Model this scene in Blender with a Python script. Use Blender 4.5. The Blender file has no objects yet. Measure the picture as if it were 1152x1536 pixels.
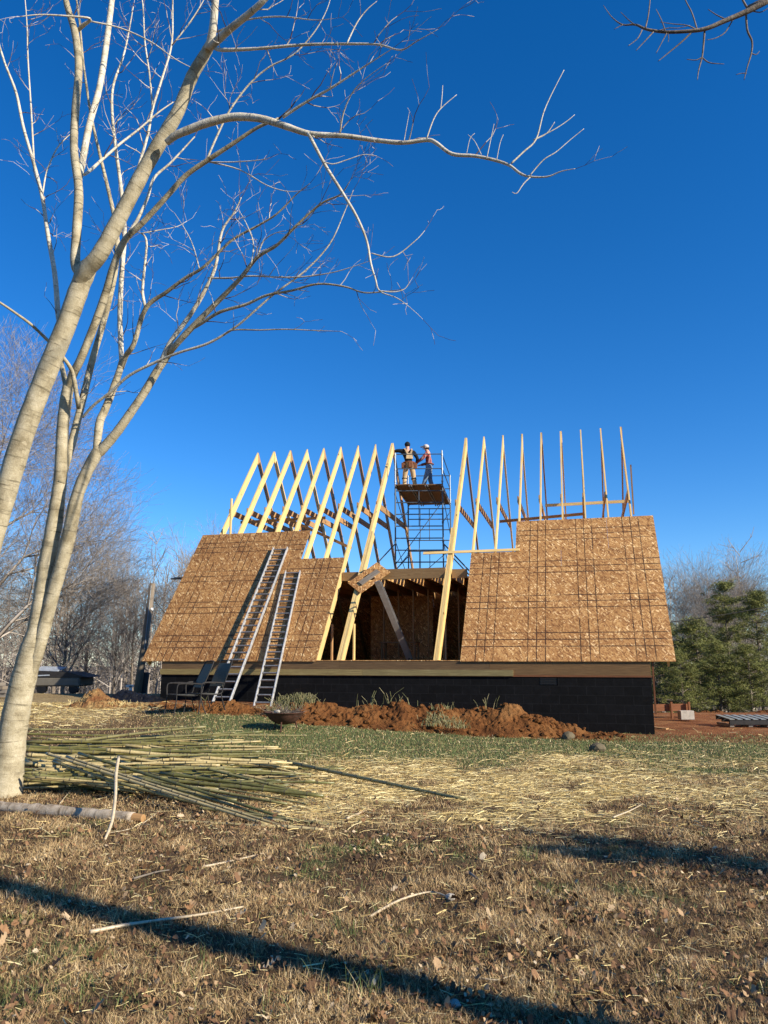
import bpy, bmesh, math, random
import numpy as np
from mathutils import Vector, Matrix
random.seed(7); rng = np.random.default_rng(11)
scene = bpy.context.scene
COL = scene.collection
pi = math.pi
# ------------------------------------------------------------------ camera
EYE = 1.6; TILT = math.radians(10.9); F = 1154.0
cT, sT = math.cos(TILT), math.sin(TILT)
cam_d = bpy.data.cameras.new('camera'); cam = bpy.data.objects.new('camera', cam_d); COL.objects.link(cam)
cam.location = (0, 0, EYE); cam.rotation_euler = (pi/2 + TILT, 0, 0)
cam_d.sensor_fit = 'HORIZONTAL'; cam_d.sensor_width = 36; cam_d.lens = 36*F/1152
cam_d.clip_start = 0.05; cam_d.clip_end = 5000
scene.camera = cam
def P(u, v, Y):
    a, b = (u-576)/F, (768-v)/F
    y, z = cT - sT*b, sT + cT*b
    t = Y/y
    return Vector((a*t, Y, EYE + z*t))
def PZ(u, v, zz):
    a, b = (u-576)/F, (768-v)/F
    y, z = cT - sT*b, sT + cT*b
    t = (zz-EYE)/z
    return Vector((a*t, y*t, zz))
# ------------------------------------------------------------------ noise in numpy
def _h(ix, iy, s):
    v = np.sin(ix*127.1 + iy*311.7 + s*74.7)*43758.5453
    return v - np.floor(v)
def vnoise(x, y, s=0.0):
    x = np.asarray(x, float); y = np.asarray(y, float)
    ix, iy = np.floor(x), np.floor(y); fx, fy = x-ix, y-iy
    fx = fx*fx*(3-2*fx); fy = fy*fy*(3-2*fy)
    a = _h(ix, iy, s); b = _h(ix+1, iy, s); c = _h(ix, iy+1, s); d = _h(ix+1, iy+1, s)
    return (a*(1-fx)+b*fx)*(1-fy) + (c*(1-fx)+d*fx)*fy
def fbm(x, y, s=0.0, o=4):
    r = 0; a = .5; t = 0
    for k in range(o):
        r = r + a*vnoise(x*2**k, y*2**k, s+k*3.3); t += a; a *= .5
    return r/t
def sst(x, a, b):
    t = np.clip((x-a)/(b-a), 0, 1); return t*t*(3-2*t)
# ------------------------------------------------------------------ house frame
R0 = Vector((5.97, 17.57, 0)); DL = Vector((-.968, .2497, 0)).normalized(); NB = Vector((.2497, .968, 0)).normalized()
def HP(s, t, z): return R0 + DL*s + NB*t + Vector((0, 0, z))
HL = 12.2; FL = 1.6; RISE = 7.15; SPAN = 5.68
SL = math.hypot(RISE, SPAN); cA, sA = SPAN/SL, RISE/SL
# ------------------------------------------------------------------ terrain
def terrain(x, y):
    x = np.asarray(x, float); y = np.asarray(y, float)
    left = 1 - sst(x, -4.5, 5.5)
    z = .58*sst(y, 10.5, 19)*left
    z = z + .05*(fbm(x*.5, y*.5, 2)-.5) + .035*(fbm(x*2.2, y*2.2, 5)-.5)*sst(y, 1, 4)
    r = np.hypot(x, y-8)
    z = z - 10*sst(r, 27, 120) - .9*sst(y, 24, 34) + 1.2*(fbm(x*.05, y*.05, 8)-.5)*sst(r, 40, 80)
    return z
def gz(x, y): return float(terrain(x, y))
def PG(u, v, dz=0):
    z = 0.0
    for _ in range(12):
        p = PZ(u, v, z+dz); z = .5*z + .5*gz(p.x, p.y)
    return PZ(u, v, z+dz)
# ------------------------------------------------------------------ object helpers
def tag(o, label=None, cat=None, group=None, kind=None):
    if label: o['label'] = label
    if cat: o['category'] = cat
    if group: o['group'] = group
    if kind: o['kind'] = kind
    return o
def link(o, parent=None, loc=None):
    COL.objects.link(o)
    if parent is not None: o.parent = parent
    return o
WL = {}
def empty(name, loc, label, cat, group=None):
    o = bpy.data.objects.new(name, None); COL.objects.link(o); o.location = loc
    o.empty_display_size = .2
    WL[o.name] = Vector(loc)
    return tag(o, label, cat, group)
class MB:
    """collects geometry in world coordinates; uv in metres"""
    def __init__(s): s.v = []; s.f = []; s.uv = []
    def add(s, vs, fs, uvs=None):
        b = len(s.v); s.v += [tuple(p) for p in vs]
        for k, f in enumerate(fs):
            s.f.append([i+b for i in f])
            s.uv.append(uvs[k] if uvs else [(0, 0)]*len(f))
    def beam(s, p0, p1, w, d, up=(0, 0, 1), off=None):
        """box from p0 to p1; w across (perp to up), d along up"""
        p0 = Vector(p0); p1 = Vector(p1); a = (p1-p0); L = a.length; a.normalize()
        side = a.cross(Vector(up))
        if side.length < 1e-4: side = a.cross(Vector((1, 0, 0)))
        side.normalize(); u2 = side.cross(a).normalized()
        vs = []
        for q in (p0, p1):
            for sx, sz in ((-1, -1), (1, -1), (1, 1), (-1, 1)):
                vs.append(q + side*(w/2*sx) + u2*(d/2*sz))
        fs = [(3, 2, 1, 0), (4, 5, 6, 7), (0, 1, 5, 4), (1, 2, 6, 5), (2, 3, 7, 6), (3, 0, 4, 7)]
        r = random.random()*50; r2 = random.random()*9
        us = [[(r, r2), (r+.01, r2), (r+.01, r2+w), (r, r2+w)]]*2
        def q4(a0, a1): return [(r, a0), (r, a1), (r+L, a1), (r+L, a0)]
        us += [q4(r2, r2+w), q4(r2+w, r2+w+d), q4(r2+w+d, r2+2*w+d), q4(r2+2*w+d, r2+2*w+2*d)]
        s.add(vs, fs, us); return s
    def prism(s, poly, ext, uvdir):
        """poly: world points of one face; ext: extrusion vector; uvdir: grain direction"""
        n = len(poly); ext = Vector(ext); g = Vector(uvdir).normalized()
        c = ext.normalized().cross(g).normalized()
        vs = [Vector(p) for p in poly] + [Vector(p)+ext for p in poly]
        r = random.random()*50; r2 = random.random()*9
        def uv(p, k=0): return (p.dot(g)+r, p.dot(c)+r2+k)
        fs = [tuple(range(n))[::-1], tuple(range(n, 2*n))]
        us = [[uv(vs[i]) for i in fs[0]], [uv(vs[i]) for i in fs[1]]]
        for i in range(n):
            j = (i+1) % n
            fs.append((i, j, j+n, i+n))
            us.append([uv(vs[i]), uv(vs[j]), uv(vs[j], ext.length), uv(vs[i], ext.length)])
        s.add(vs, fs, us); return s
    def tube(s, pts, rad, n=8, cap=True):
        pts = [Vector(p) for p in pts]
        if not hasattr(rad, '__len__'): rad = [rad]*len(pts)
        up = None; rings = []; L = 0
        b = len(s.v)
        for i, p in enumerate(pts):
            t = (pts[min(i+1, len(pts)-1)] - pts[max(i-1, 0)]).normalized()
            if up is None:
                up = t.orthogonal().normalized()
            else:
                up = (up - t*up.dot(t)); up = up.normalized() if up.length > 1e-5 else t.orthogonal().normalized()
            sd = t.cross(up)
            for k in range(n):
                a = 2*pi*k/n
                s.v.append(tuple(p + (up*math.cos(a) + sd*math.sin(a))*rad[i]))
        for i in range(len(pts)-1):
            dl = (pts[i+1]-pts[i]).length
            for k in range(n):
                k2 = (k+1) % n
                s.f.append([b+i*n+k, b+i*n+k2, b+(i+1)*n+k2, b+(i+1)*n+k])
                c = 2*pi*rad[i]/n
                s.uv.append([(L, k*c), (L, (k+1)*c), (L+dl, (k+1)*c), (L+dl, k*c)])
            L += dl
        if cap:
            s.f.append([b+k for k in range(n)][::-1]); s.uv.append([(0, 0)]*n)
            e = b+(len(pts)-1)*n
            s.f.append([e+k for k in range(n)]); s.uv.append([(0, 0)]*n)
        return s
    def ball(s, c, r, sc=(1, 1, 1), n=10, m=7):
        c = Vector(c); vs = []; fs = []
        for j in range(m+1):
            th = pi*j/m
            for i in range(n):
                a = 2*pi*i/n
                vs.append((c.x+r*sc[0]*math.sin(th)*math.cos(a), c.y+r*sc[1]*math.sin(th)*math.sin(a), c.z+r*sc[2]*math.cos(th)))
        for j in range(m):
            for i in range(n):
                fs.append((j*n+i, (j+1)*n+i, (j+1)*n+(i+1) % n, j*n+(i+1) % n))
        s.add(vs, fs); return s
    def build(s, name, mat, parent=None, smooth=False, loc=None, tint=None):
        me = bpy.data.meshes.new(name)
        if parent is not None:
            o0 = WL.get(parent.name, Vector((0, 0, 0)))
            org = o0
        else:
            org = Vector(loc) if loc is not None else Vector(s.v[0])
        me.from_pydata([(p[0]-org.x, p[1]-org.y, p[2]-org.z) for p in s.v], [], s.f)
        ul = me.uv_layers.new(name='UVMap')
        ul.data.foreach_set('uv', [c for f in s.uv for q in f for c in q])
        if smooth: me.polygons.foreach_set('use_smooth', [True]*len(me.polygons))
        me.materials.append(mat); me.update()
        o = bpy.data.objects.new(name, me); COL.objects.link(o)
        if parent is not None: o.parent = parent
        else: o.location = org
        WL[o.name] = org
        if tint is not None: o['tint'] = tint
        return o
def bevel(o, w=.003):
    m = o.modifiers.new('bevel', 'BEVEL'); m.width = w; m.segments = 1; m.limit_method = 'ANGLE'; return o
def npmesh(name, verts, faces_flat, nper, mat, rnd=None, attrs=None):
    """fast mesh. verts (N,3); faces_flat (M,nper)"""
    me = bpy.data.meshes.new(name)
    N = len(verts); M = len(faces_flat)
    me.vertices.add(N); me.vertices.foreach_set('co', verts.astype(np.float32).ravel())
    me.loops.add(M*nper); me.loops.foreach_set('vertex_index', faces_flat.astype(np.int32).ravel())
    me.polygons.add(M); me.polygons.foreach_set('loop_start', (np.arange(M)*nper).astype(np.int32))
    me.update(calc_edges=True)
    if rnd is not None:
        at = me.attributes.new('rnd', 'FLOAT', 'POINT'); at.data.foreach_set('value', rnd.astype(np.float32))
    for k, a in (attrs or {}).items():
        at = me.attributes.new(k, 'FLOAT', 'POINT'); at.data.foreach_set('value', a.astype(np.float32))
    if mat: me.materials.append(mat)
    return me
def segs_mesh(name, A, B, ra, rb, mat, sides=3):
    """independent tapered prisms between A and B"""
    A = np.asarray(A, float); B = np.asarray(B, float); ra = np.asarray(ra, float); rb = np.asarray(rb, float)
    n = len(A); d = B-A; L = np.linalg.norm(d, axis=1, keepdims=True); d = d/np.maximum(L, 1e-6)
    ref = np.where(np.abs(d[:, 2:3]) > .9, np.array([[1., 0, 0]]), np.array([[0, 0, 1.]]))
    u = np.cross(d, ref); u /= np.linalg.norm(u, axis=1, keepdims=True); w = np.cross(d, u)
    V = np.zeros((n, 2*sides, 3))
    for k in range(sides):
        a = 2*pi*k/sides; o = u*math.cos(a) + w*math.sin(a)
        V[:, k] = A + o*ra[:, None]; V[:, sides+k] = B + o*rb[:, None]
    base = (np.arange(n)*2*sides)[:, None]
    fs = []
    for k in range(sides):
        k2 = (k+1) % sides
        fs.append(np.concatenate([base+k, base+k2, base+sides+k2, base+sides+k], 1))
    Fc = np.stack(fs, 1).reshape(-1, 4)
    rnd = np.repeat(rng.random(n), 2*sides)
    me = npmesh(name, V.reshape(-1, 3), Fc, 4, mat, rnd)
    me.polygons.foreach_set('use_smooth', [True]*len(me.polygons))
    return me
# ------------------------------------------------------------------ materials
class NT:
    def __init__(s, name, rough=.8, spec=.3):
        s.m = bpy.data.materials.new(name); s.m.use_nodes = True; s.t = s.m.node_tree; s.n = s.t.nodes; s.l = s.t.links
        s.b = s.n['Principled BSDF']; s.b.inputs['Roughness'].default_value = rough
        s.b.inputs['Specular IOR Level'].default_value = spec
    def new(s, ty, **kw):
        x = s.n.new(ty)
        for k, v in kw.items():
            if k in x.inputs and not hasattr(type(x), k): x.inputs[k].default_value = v
            else:
                try: setattr(x, k, v)
                except Exception: x.inputs[k].default_value = v
        return x
    def con(s, a, b): s.l.new(a, b)
    def coord(s, kind='Object', scale=(1, 1, 1), rot=(0, 0, 0)):
        tc = s.new('ShaderNodeTexCoord'); mp = s.new('ShaderNodeMapping')
        mp.inputs['Scale'].default_value = scale; mp.inputs['Rotation'].default_value = rot
        s.con(tc.outputs[kind], mp.inputs['Vector']); return mp.outputs['Vector']
    def noise(s, vec, sc, det=4, rough=.6, dist=0):
        x = s.new('ShaderNodeTexNoise'); x.inputs['Scale'].default_value = sc; x.inputs['Detail'].default_value = det
        x.inputs['Roughness'].default_value = rough; x.inputs['Distortion'].default_value = dist
        if vec: s.con(vec, x.inputs['Vector'])
        return x.outputs['Fac']
    def ramp(s, fac, stops):
        x = s.new('ShaderNodeValToRGB'); e = x.color_ramp.elements
        while len(e) < len(stops): e.new(.5)
        for k, (p, c) in enumerate(stops):
            e[k].position = p; e[k].color = (*c, 1) if len(c) == 3 else c
        s.con(fac, x.inputs['Fac']); return x.outputs['Color']
    def mix(s, fac, a, b, mode='MIX'):
        x = s.new('ShaderNodeMix', data_type='RGBA', blend_type=mode)
        for sock, val in ((x.inputs['Factor'], fac), (x.inputs['A'], a), (x.inputs['B'], b)) if False else ((x.inputs[0], fac), (x.inputs[6], a), (x.inputs[7], b)):
            if hasattr(val, 'is_output'): s.con(val, sock)
            elif isinstance(val, (int, float)): sock.default_value = val
            else: sock.default_value = (*val, 1)
        return x.outputs[2]
    def math(s, op, a, b=0.0, c=0.0):
        x = s.new('ShaderNodeMath', operation=op)
        for k, val in enumerate((a, b, c)):
            if hasattr(val, 'is_output'): s.con(val, x.inputs[k])
            else: x.inputs[k].default_value = val
        return x.outputs[0]
    def attr(s, name, ty='GEOMETRY'):
        x = s.new('ShaderNodeAttribute'); x.attribute_name = name; x.attribute_type = ty; return x.outputs['Fac']
    def objrand(s):
        return s.new('ShaderNodeObjectInfo').outputs['Random']
    def bump(s, h, st=.3, dist=.02):
        x = s.new('ShaderNodeBump'); x.inputs['Strength'].default_value = st; x.inputs['Distance'].default_value = dist
        s.con(h, x.inputs['Height']); s.con(x.outputs[0], s.b.inputs['Normal'])
    def col(s, c):
        if hasattr(c, 'is_output'): s.con(c, s.b.inputs['Base Color'])
        else: s.b.inputs['Base Color'].default_value = (*c, 1)
        return s.m
def wood(name, c1, c2, c3, knots=True, rough=.7):
    t = NT(name, rough)
    v = t.coord('UV', (.8, 14, 1))
    g = t.noise(v, 3, 5, .65, .6)
    v2 = t.coord('UV', (.35, 1.2, 1)); g2 = t.noise(v2, 2, 3)
    c = t.ramp(g, [(.3, c2), (.55, c1), (.75, c3)])
    c = t.mix(t.math('MULTIPLY', g2, .55), c, c2)
    r = t.objrand()
    c = t.mix(.8, c, t.ramp(r, [(0, (.72, .72, .72)), (.5, (1, 1, 1)), (1, (1.0, .9, .74))]), 'MULTIPLY')
    if knots:
        k = t.new('ShaderNodeTexVoronoi'); k.inputs['Scale'].default_value = 2.2
        t.con(t.coord('UV', (.8, 3.2, 1)), k.inputs['Vector'])
        c = t.mix(t.ramp(k.outputs['Distance'], [(.05, (1, 1, 1)), (.12, (0, 0, 0))]), c, (.12, .055, .02))
    t.col(c); t.bump(g, .25, .004); return t.m
M = {}
M['lumber'] = wood('fresh_pine', (.78, .58, .26), (.55, .36, .13), (.86, .69, .36))
M['lumber2'] = wood('aged_pine', (.45, .27, .12), (.26, .15, .07), (.56, .37, .18))
M['treated'] = wood('treated_board', (.30, .24, .10), (.17, .13, .055), (.38, .31, .15))
M['rim'] = wood('rim_board', (.20, .12, .055), (.11, .065, .03), (.27, .17, .08))
M['header'] = wood('header_wood', (.33, .20, .085), (.20, .11, .045), (.42, .27, .12)); M['joist'] = wood('joist_wood', (.62, .38, .15), (.42, .23, .08), (.72, .48, .21))
M['redwood'] = wood('red_brown_board', (.24, .09, .035), (.13, .05, .02), (.33, .14, .06))
M['grey_wood'] = wood('weathered_wood', (.23, .20, .165), (.12, .10, .08), (.33, .295, .25))
M['plank_dark'] = wood('scaffold_plank', (.22, .13, .06), (.12, .07, .03), (.30, .19, .09))
def osb(name, lines=True, k=1.0, inside=False):
    t = NT(name, .62, .35)
    tc = t.new('ShaderNodeTexCoord'); uv = tc.outputs['UV']
    acc = None; hh = None
    for i, (rot, s1, s2) in enumerate(((.30, 11, 40), (-.55, 12, 46), (1.05, 14, 48), (-.95, 12, 40))):
        vr = t.new('ShaderNodeVectorRotate'); vr.rotation_type = 'Z_AXIS'; vr.inputs['Angle'].default_value = rot; t.con(uv, vr.inputs['Vector'])
        mp = t.new('ShaderNodeMapping'); mp.inputs['Scale'].default_value = (s1, s2, 1)
        mp.inputs['Location'].default_value = (i*3.7, i*1.9, 0)
        t.con(vr.outputs[0], mp.inputs['Vector'])
        vo = t.new('ShaderNodeTexVoronoi'); vo.inputs['Scale'].default_value = 1.0; t.con(mp.outputs[0], vo.inputs['Vector'])
        sep = t.new('ShaderNodeSeparateColor'); t.con(vo.outputs['Color'], sep.inputs[0])
        r = sep.outputs[0]
        c = t.ramp(r, [(0, (.16*k, .07*k, .022*k)), (.3, (.31*k, .158*k, .055*k)), (.7, (.43*k, .24*k, .088*k)), (.9, (.50*k, .31*k, .125*k)), (.965, (.76*k, .55*k, .29*k))])
        msk = t.math('GREATER_THAN', sep.outputs[1], .5)
        acc = c if acc is None else t.mix(msk, acc, c)
        hh = r if hh is None else t.mix(msk, hh, r)
    big = t.noise(t.coord('UV', (1, 1, 1)), 1.3, 4, .6)
    acc = t.mix(1.0, acc, t.ramp(big, [(.25, (.66, .58, .50)), (.5, (.95, .9, .85)), (.75, (1.12, 1.12, 1.1))]), 'MULTIPLY')
    pr = t.objrand()
    acc = t.mix(1.0, acc, t.ramp(pr, [(0, (.88, .83, .78)), (.5, (.97, .94, .90)), (1, (1.06, 1.04, 1))]), 'MULTIPLY')
    if lines:
        sp = t.new('ShaderNodeSeparateXYZ'); t.con(uv, sp.inputs[0])
        tot = None
        for ax, hw in ((sp.outputs[0], .0115), (sp.outputs[1], .0135)):
            m = t.math('WRAP', ax, 1.22, 0)
            for pos in (.40, .61, .815):
                cc = t.math('COMPARE', m, pos, hw)
                tot = cc if tot is None else t.math('MAXIMUM', tot, cc)
        wear = t.ramp(t.noise(t.coord('UV', (1, 1, 1)), 1.7, 3), [(.34, (.25, .25, .25)), (.54, (.95, .95, .95))])
        acc = t.mix(t.math('MULTIPLY', tot, wear), acc, (.03, .012, .005))
    t.col(acc); t.bump(hh, .12, .003); return t.m
M['osb'] = osb('strand_board', True, 1.16); M['osb_dark'] = osb('darker_strand_board', True, .90); M['osb_plain'] = osb('strand_board_plain', False, 1.25); M['osb_in'] = osb('strand_board_inside_lightened', False, 1.55)  # inside copy has its colour lightened to stand in for bounced light
def metal(name, c, rough=.4, met=.9, var=.3):
    t = NT(name, rough); t.b.inputs['Metallic'].default_value = met
    g = t.noise(t.coord('Object'), 14, 4)
    t.col(t.mix(1, c, t.ramp(g, [(.3, (1-var,)*3), (.7, (1, 1, 1))]), 'MULTIPLY'))
    t.con(t.ramp(g, [(.3, (rough*.8,)*3), (.7, (min(1, rough*1.4),)*3)]), t.b.inputs['Roughness']); return t.m
M['alu'] = metal('aluminium', (.62, .62, .60), .45, .55)
M['alu_dark'] = metal('dull_aluminium', (.32, .31, .30), .5, .6)
M['steel'] = metal('painted_scaffold_steel', (.10, .13, .17), .5, .4)
M['galv'] = metal('galvanised_steel', (.30, .34, .38), .45, .6)
M['darkmetal'] = metal('dark_metal', (.035, .032, .03), .55, .3)
M['rust'] = metal('rusted_steel', (.11, .05, .032), .75, .2, .5)
M['white'] = metal('white_paint', (.75, .75, .73), .5, 0, .1)
M['box_grey'] = metal('box_grey', (.07, .065, .06), .6, .1)
def plain(name, c, rough=.8, var=.35, sc=8, bump=.2):
    t = NT(name, rough); g = t.noise(t.coord('Object'), sc, 5)
    t.col(t.mix(1, c, t.ramp(g, [(.3, (1-var,)*3), (.7, (1.05, 1.05, 1.05))]), 'MULTIPLY')); t.bump(g, bump, .01); return t.m
M['concrete'] = plain('concrete', (.42, .38, .32), .9)
M['rock'] = plain('field_stone', (.15, .12, .07), .9, .5, 9)
M['plastic_black'] = plain('black_plastic', (.008, .008, .009), .45, .5, 5, .8)
M['cover_grey'] = plain('grey_cover', (.14, .125, .10), .7, .3, 3, .4)
M['cover_blue'] = metal('pale_sheet', (.42, .46, .50), .45, .2)
M['pallet_blue'] = wood('blue_grey_wood', (.26, .30, .31), (.15, .18, .19), (.40, .43, .43), False)
M['chair_mesh'] = plain('patio_fabric', (.13, .13, .10), .8, .25, 30)
M['cloth_black'] = plain('black_cloth', (.012, .012, .014), .9, .3, 20)
M['cloth_tan'] = plain('tan_canvas', (.50, .36, .20), .9, .25, 14)
M['jeans'] = plain('blue_denim', (.20, .28, .38), .9, .5, 9)
M['leather'] = plain('brown_leather', (.20, .075, .03), .6, .4, 12)
M['skin'] = plain('skin', (.55, .30, .20), .55, .1, 20, .02)
M['cap'] = plain('white_cap', (.55, .50, .46), .8, .15, 20)
M['hair'] = plain('hair', (.02, .015, .012), .8, .3, 30)
def plaid():
    t = NT('red_plaid', .9); uv = t.new('ShaderNodeTexCoord').outputs['Object']
    sp = t.new('ShaderNodeSeparateXYZ'); t.con(uv, sp.inputs[0])
    a = t.math('GREATER_THAN', t.math('WRAP', sp.outputs[2], .11, 0), .06)
    b = t.math('GREATER_THAN', t.math('WRAP', t.math('ADD', sp.outputs[0], sp.outputs[1]), .11, 0), .065)
    c = t.mix(a, (.34, .05, .045), (.12, .035, .04)); c = t.mix(b, c, (.40, .24, .22)); return t.col(c)
M['plaid'] = plaid()
def bark(name, c1, c2, c3, sc=1.0):
    t = NT(name, .85, .2)
    v = t.coord('Object', (1, 1, 1)); n1 = t.noise(v, 5*sc, 5, .6)
    rings = t.noise(t.coord('UV', (26, 2.5, 1)), 1.0, 4, .65)
    fine = t.noise(v, 60*sc, 4, .7)
    c = t.ramp(n1, [(.32, c2), (.5, c1), (.7, c3)])
    c = t.mix(t.ramp(rings, [(.56, (0, 0, 0)), (.66, (.8, .8, .8))]), c, tuple(x*.5 for x in c2))
    sc_n = t.ramp(t.noise(t.coord('Object', (1, 1, 2.2)), 3.1*sc, 6, .75, .8), [(.60, (0, 0, 0)), (.70, (.65, .65, .65))]); c = t.mix(sc_n, c, tuple(x*.55 for x in c2))
    lich = t.ramp(t.noise(v, 16*sc, 3, .5), [(.60, (0, 0, 0)), (.72, (.35, .35, .35))])
    c = t.mix(lich, c, tuple(min(1, x*1.28) for x in c3))
    c = t.mix(1, c, t.ramp(fine, [(.3, (.78, .76, .72)), (.6, (1.03, 1.03, 1.03))]), 'MULTIPLY')
    t.col(c)
    h = t.math('ADD', t.math('MULTIPLY', rings, .9), fine); t.bump(h, .5, .012); return t.m
M['bark'] = bark('pale_smooth_bark', (.39, .335, .22), (.23, .19, .115), (.50, .44, .31))
M['bark_pale'] = bark('pale_upper_bark', (.56, .51, .40), (.36, .31, .22), (.66, .62, .52))
M['bark_dark'] = bark('grey_brown_bark', (.19, .155, .12), (.10, .08, .06), (.27, .23, .185))
M['bark_log'] = bark('dry_log_bark', (.38, .31, .23), (.20, .15, .10), (.50, .43, .34), 2)
def rnd_mat(name, stops, rough=.85, trans=0.0, spec=.2):
    t = NT(name, rough, spec); c = t.ramp(t.attr('rnd'), stops); t.col(c)
    if trans: t.b.inputs['Transmission Weight'].default_value = 0; 
    return t.m
M['twig_near'] = rnd_mat('fine_twigs', [(0, (.07, .04, .035)), (.45, (.16, .11, .085)), (.6, (.45, .39, .31)), (1, (.62, .57, .48))])
M['twig_far'] = rnd_mat('far_twigs', [(0, (.15, .125, .10)), (.5, (.28, .24, .20)), (1, (.44, .39, .34))])
M['needles'] = rnd_mat('pine_needles', [(0, (.06, .07, .022)), (.5, (.16, .17, .045)), (1, (.30, .29, .08))], .6)
M['grass_dry'] = rnd_mat('dormant_grass', [(0, (.07, .04, .022)), (.25, (.18, .115, .055)), (.6, (.40, .27, .13)), (.9, (.68, .50, .26)), (1, (.82, .67, .42))], .7)
M['grass_green'] = rnd_mat('green_grass', [(0, (.06, .085, .025)), (.5, (.13, .17, .055)), (.8, (.23, .25, .09)), (1, (.48, .41, .22))], .6)
M['straw'] = rnd_mat('loose_straw', [(0, (.34, .24, .09)), (.5, (.68, .52, .21)), (1, (.88, .75, .40))], .55)
M['leaf'] = rnd_mat('dead_leaves', [(0, (.06, .035, .02)), (.4, (.15, .08, .04)), (.75, (.26, .14, .065)), (.92, (.36, .25, .14)), (1, (.58, .46, .30))], .7)
M['weed'] = rnd_mat('weeds', [(0, (.07, .07, .03)), (.5, (.17, .17, .07)), (1, (.36, .30, .16))], .7)
M['cedar'] = rnd_mat('cedar_foliage', [(0, (.03, .05, .02)), (1, (.08, .11, .04))], .7)
def bamboo(name, c1, c2, c3):
    t = NT(name, .38, .5)
    n = t.noise(t.coord('Object'), 3.0, 3); r = t.objrand()
    c = t.mix(t.ramp(n, [(.35, (0, 0, 0)), (.65, (1, 1, 1))]), c1, c2)
    c = t.mix(t.math('MULTIPLY', r, .6), c, c3)
    f = t.noise(t.coord('Object'), 30, 3); c = t.mix(1, c, t.ramp(f, [(.3, (.75, .73, .7)), (.6, (1.05, 1.05, 1.05))]), 'MULTIPLY')
    nd = t.math('COMPARE', t.math('WRAP', t.new('ShaderNodeTexCoord').outputs['UV'], 1, 0), 0, .0) if False else None
    return t.col(c)
M['bam_green'] = bamboo('green_bamboo', (.075, .078, .022), (.14, .135, .036), (.22, .18, .06))
M['bam_olive'] = bamboo('olive_bamboo', (.12, .125, .04), (.21, .205, .07), (.28, .23, .10))
M['bam_dry'] = bamboo('dry_bamboo', (.30, .225, .09), (.46, .365, .16), (.55, .45, .23))
M['bam_node'] = plain('bamboo_node', (.10, .085, .05), .6)
M['stick'] = bamboo('bleached_stick', (.48, .40, .26), (.62, .54, .38), (.50, .38, .24))
def dirt():
    t = NT('red_clay', .95, .1); v = t.coord('Object')
    n = t.noise(v, 1.2, 6, .65); f = t.noise(v, 14, 6, .7)
    c = t.ramp(n, [(.3, (.08, .030, .011)), (.5, (.165, .067, .021)), (.72, (.25, .125, .045))])
    c = t.mix(1, c, t.ramp(f, [(.3, (.5, .48, .45)), (.55, (1, 1, 1)), (.8, (1.25, 1.2, 1.1))]), 'MULTIPLY')
    t.col(c); t.bump(f, .9, .06); return t.m
M['dirt'] = dirt()
def strawdirt():
    t = NT('straw_and_clay', .95, .1); v = t.coord('Object')
    n = t.noise(v, 2.5, 6, .65); f = t.noise(v, 16, 6, .7)
    c = t.ramp(n, [(.35, (.16, .06, .025)), (.5, (.28, .16, .065)), (.65, (.42, .30, .13))])
    c = t.mix(1, c, t.ramp(f, [(.3, (.4, .38, .35)), (.55, (1, 1, 1)), (.8, (1.3, 1.25, 1.1))]), 'MULTIPLY')
    t.col(c); t.bump(f, .9, .06); return t.m
M['strawdirt'] = strawdirt()
def ground():
    t = NT('lawn_soil', .95, .1); v = t.coord('Object')
    n = t.noise(v, 1.3, 6, .7); f = t.noise(v, 22, 6, .75)
    brown = t.ramp(n, [(.3, (.065, .040, .023)), (.5, (.12, .076, .042)), (.7, (.18, .125, .07))])
    green = t.ramp(n, [(.3, (.07, .095, .035)), (.6, (.14, .16, .06))])
    straw = t.ramp(n, [(.3, (.26, .18, .085)), (.6, (.44, .33, .16))])
    clay = t.ramp(n, [(.3, (.13, .05, .022)), (.5, (.23, .095, .038)), (.7, (.31, .17, .075))])
    c = t.mix(t.attr('green'), brown, green); c = t.mix(t.attr('straw'), c, straw); c = t.mix(t.attr('clay'), c, clay)
    wd = t.noise(v, .03, 3); far = t.ramp(wd, [(.35, (.10, .075, .05)), (.65, (.16, .125, .085))])
    c = t.mix(t.attr('far'), c, far)
    c = t.mix(1, c, t.ramp(f, [(.3, (.45, .43, .4)), (.55, (1, 1, 1)), (.8, (1.35, 1.3, 1.2))]), 'MULTIPLY')
    t.col(c); t.bump(f, .8, .04); return t.m
M['ground'] = ground()
def block():
    t = NT('tarred_block', .85, .15)
    br = t.new('ShaderNodeTexBrick'); t.con(t.coord('UV'), br.inputs['Vector'])
    br.inputs['Scale'].default_value = 1; br.inputs['Brick Width'].default_value = .406; br.inputs['Row Height'].default_value = .203
    br.inputs['Mortar Size'].default_value = .007; br.inputs['Color1'].default_value = (.0035, .0035, .004, 1)
    br.inputs['Color2'].default_value = (.0055, .0056, .0065, 1); br.inputs['Mortar'].default_value = (.011, .011, .012, 1)
    n = t.noise(t.coord('Object'), 6, 5)
    c = t.mix(1, br.outputs['Color'], t.ramp(n, [(.3, (.6, .6, .6)), (.7, (1.3, 1.3, 1.3))]), 'MULTIPLY')
    stain = t.ramp(t.noise(t.coord('Object', (1, 1, 2)), 2.2, 5, .7), [(.6, (0, 0, 0)), (.75, (.35, .35, .35))])
    c = t.mix(stain, c, (.025, .016, .011))
    t.col(c); t.bump(t.math('SUBTRACT', n, br.outputs['Fac']), .5, .012); return t.m
M['block'] = block()
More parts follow.
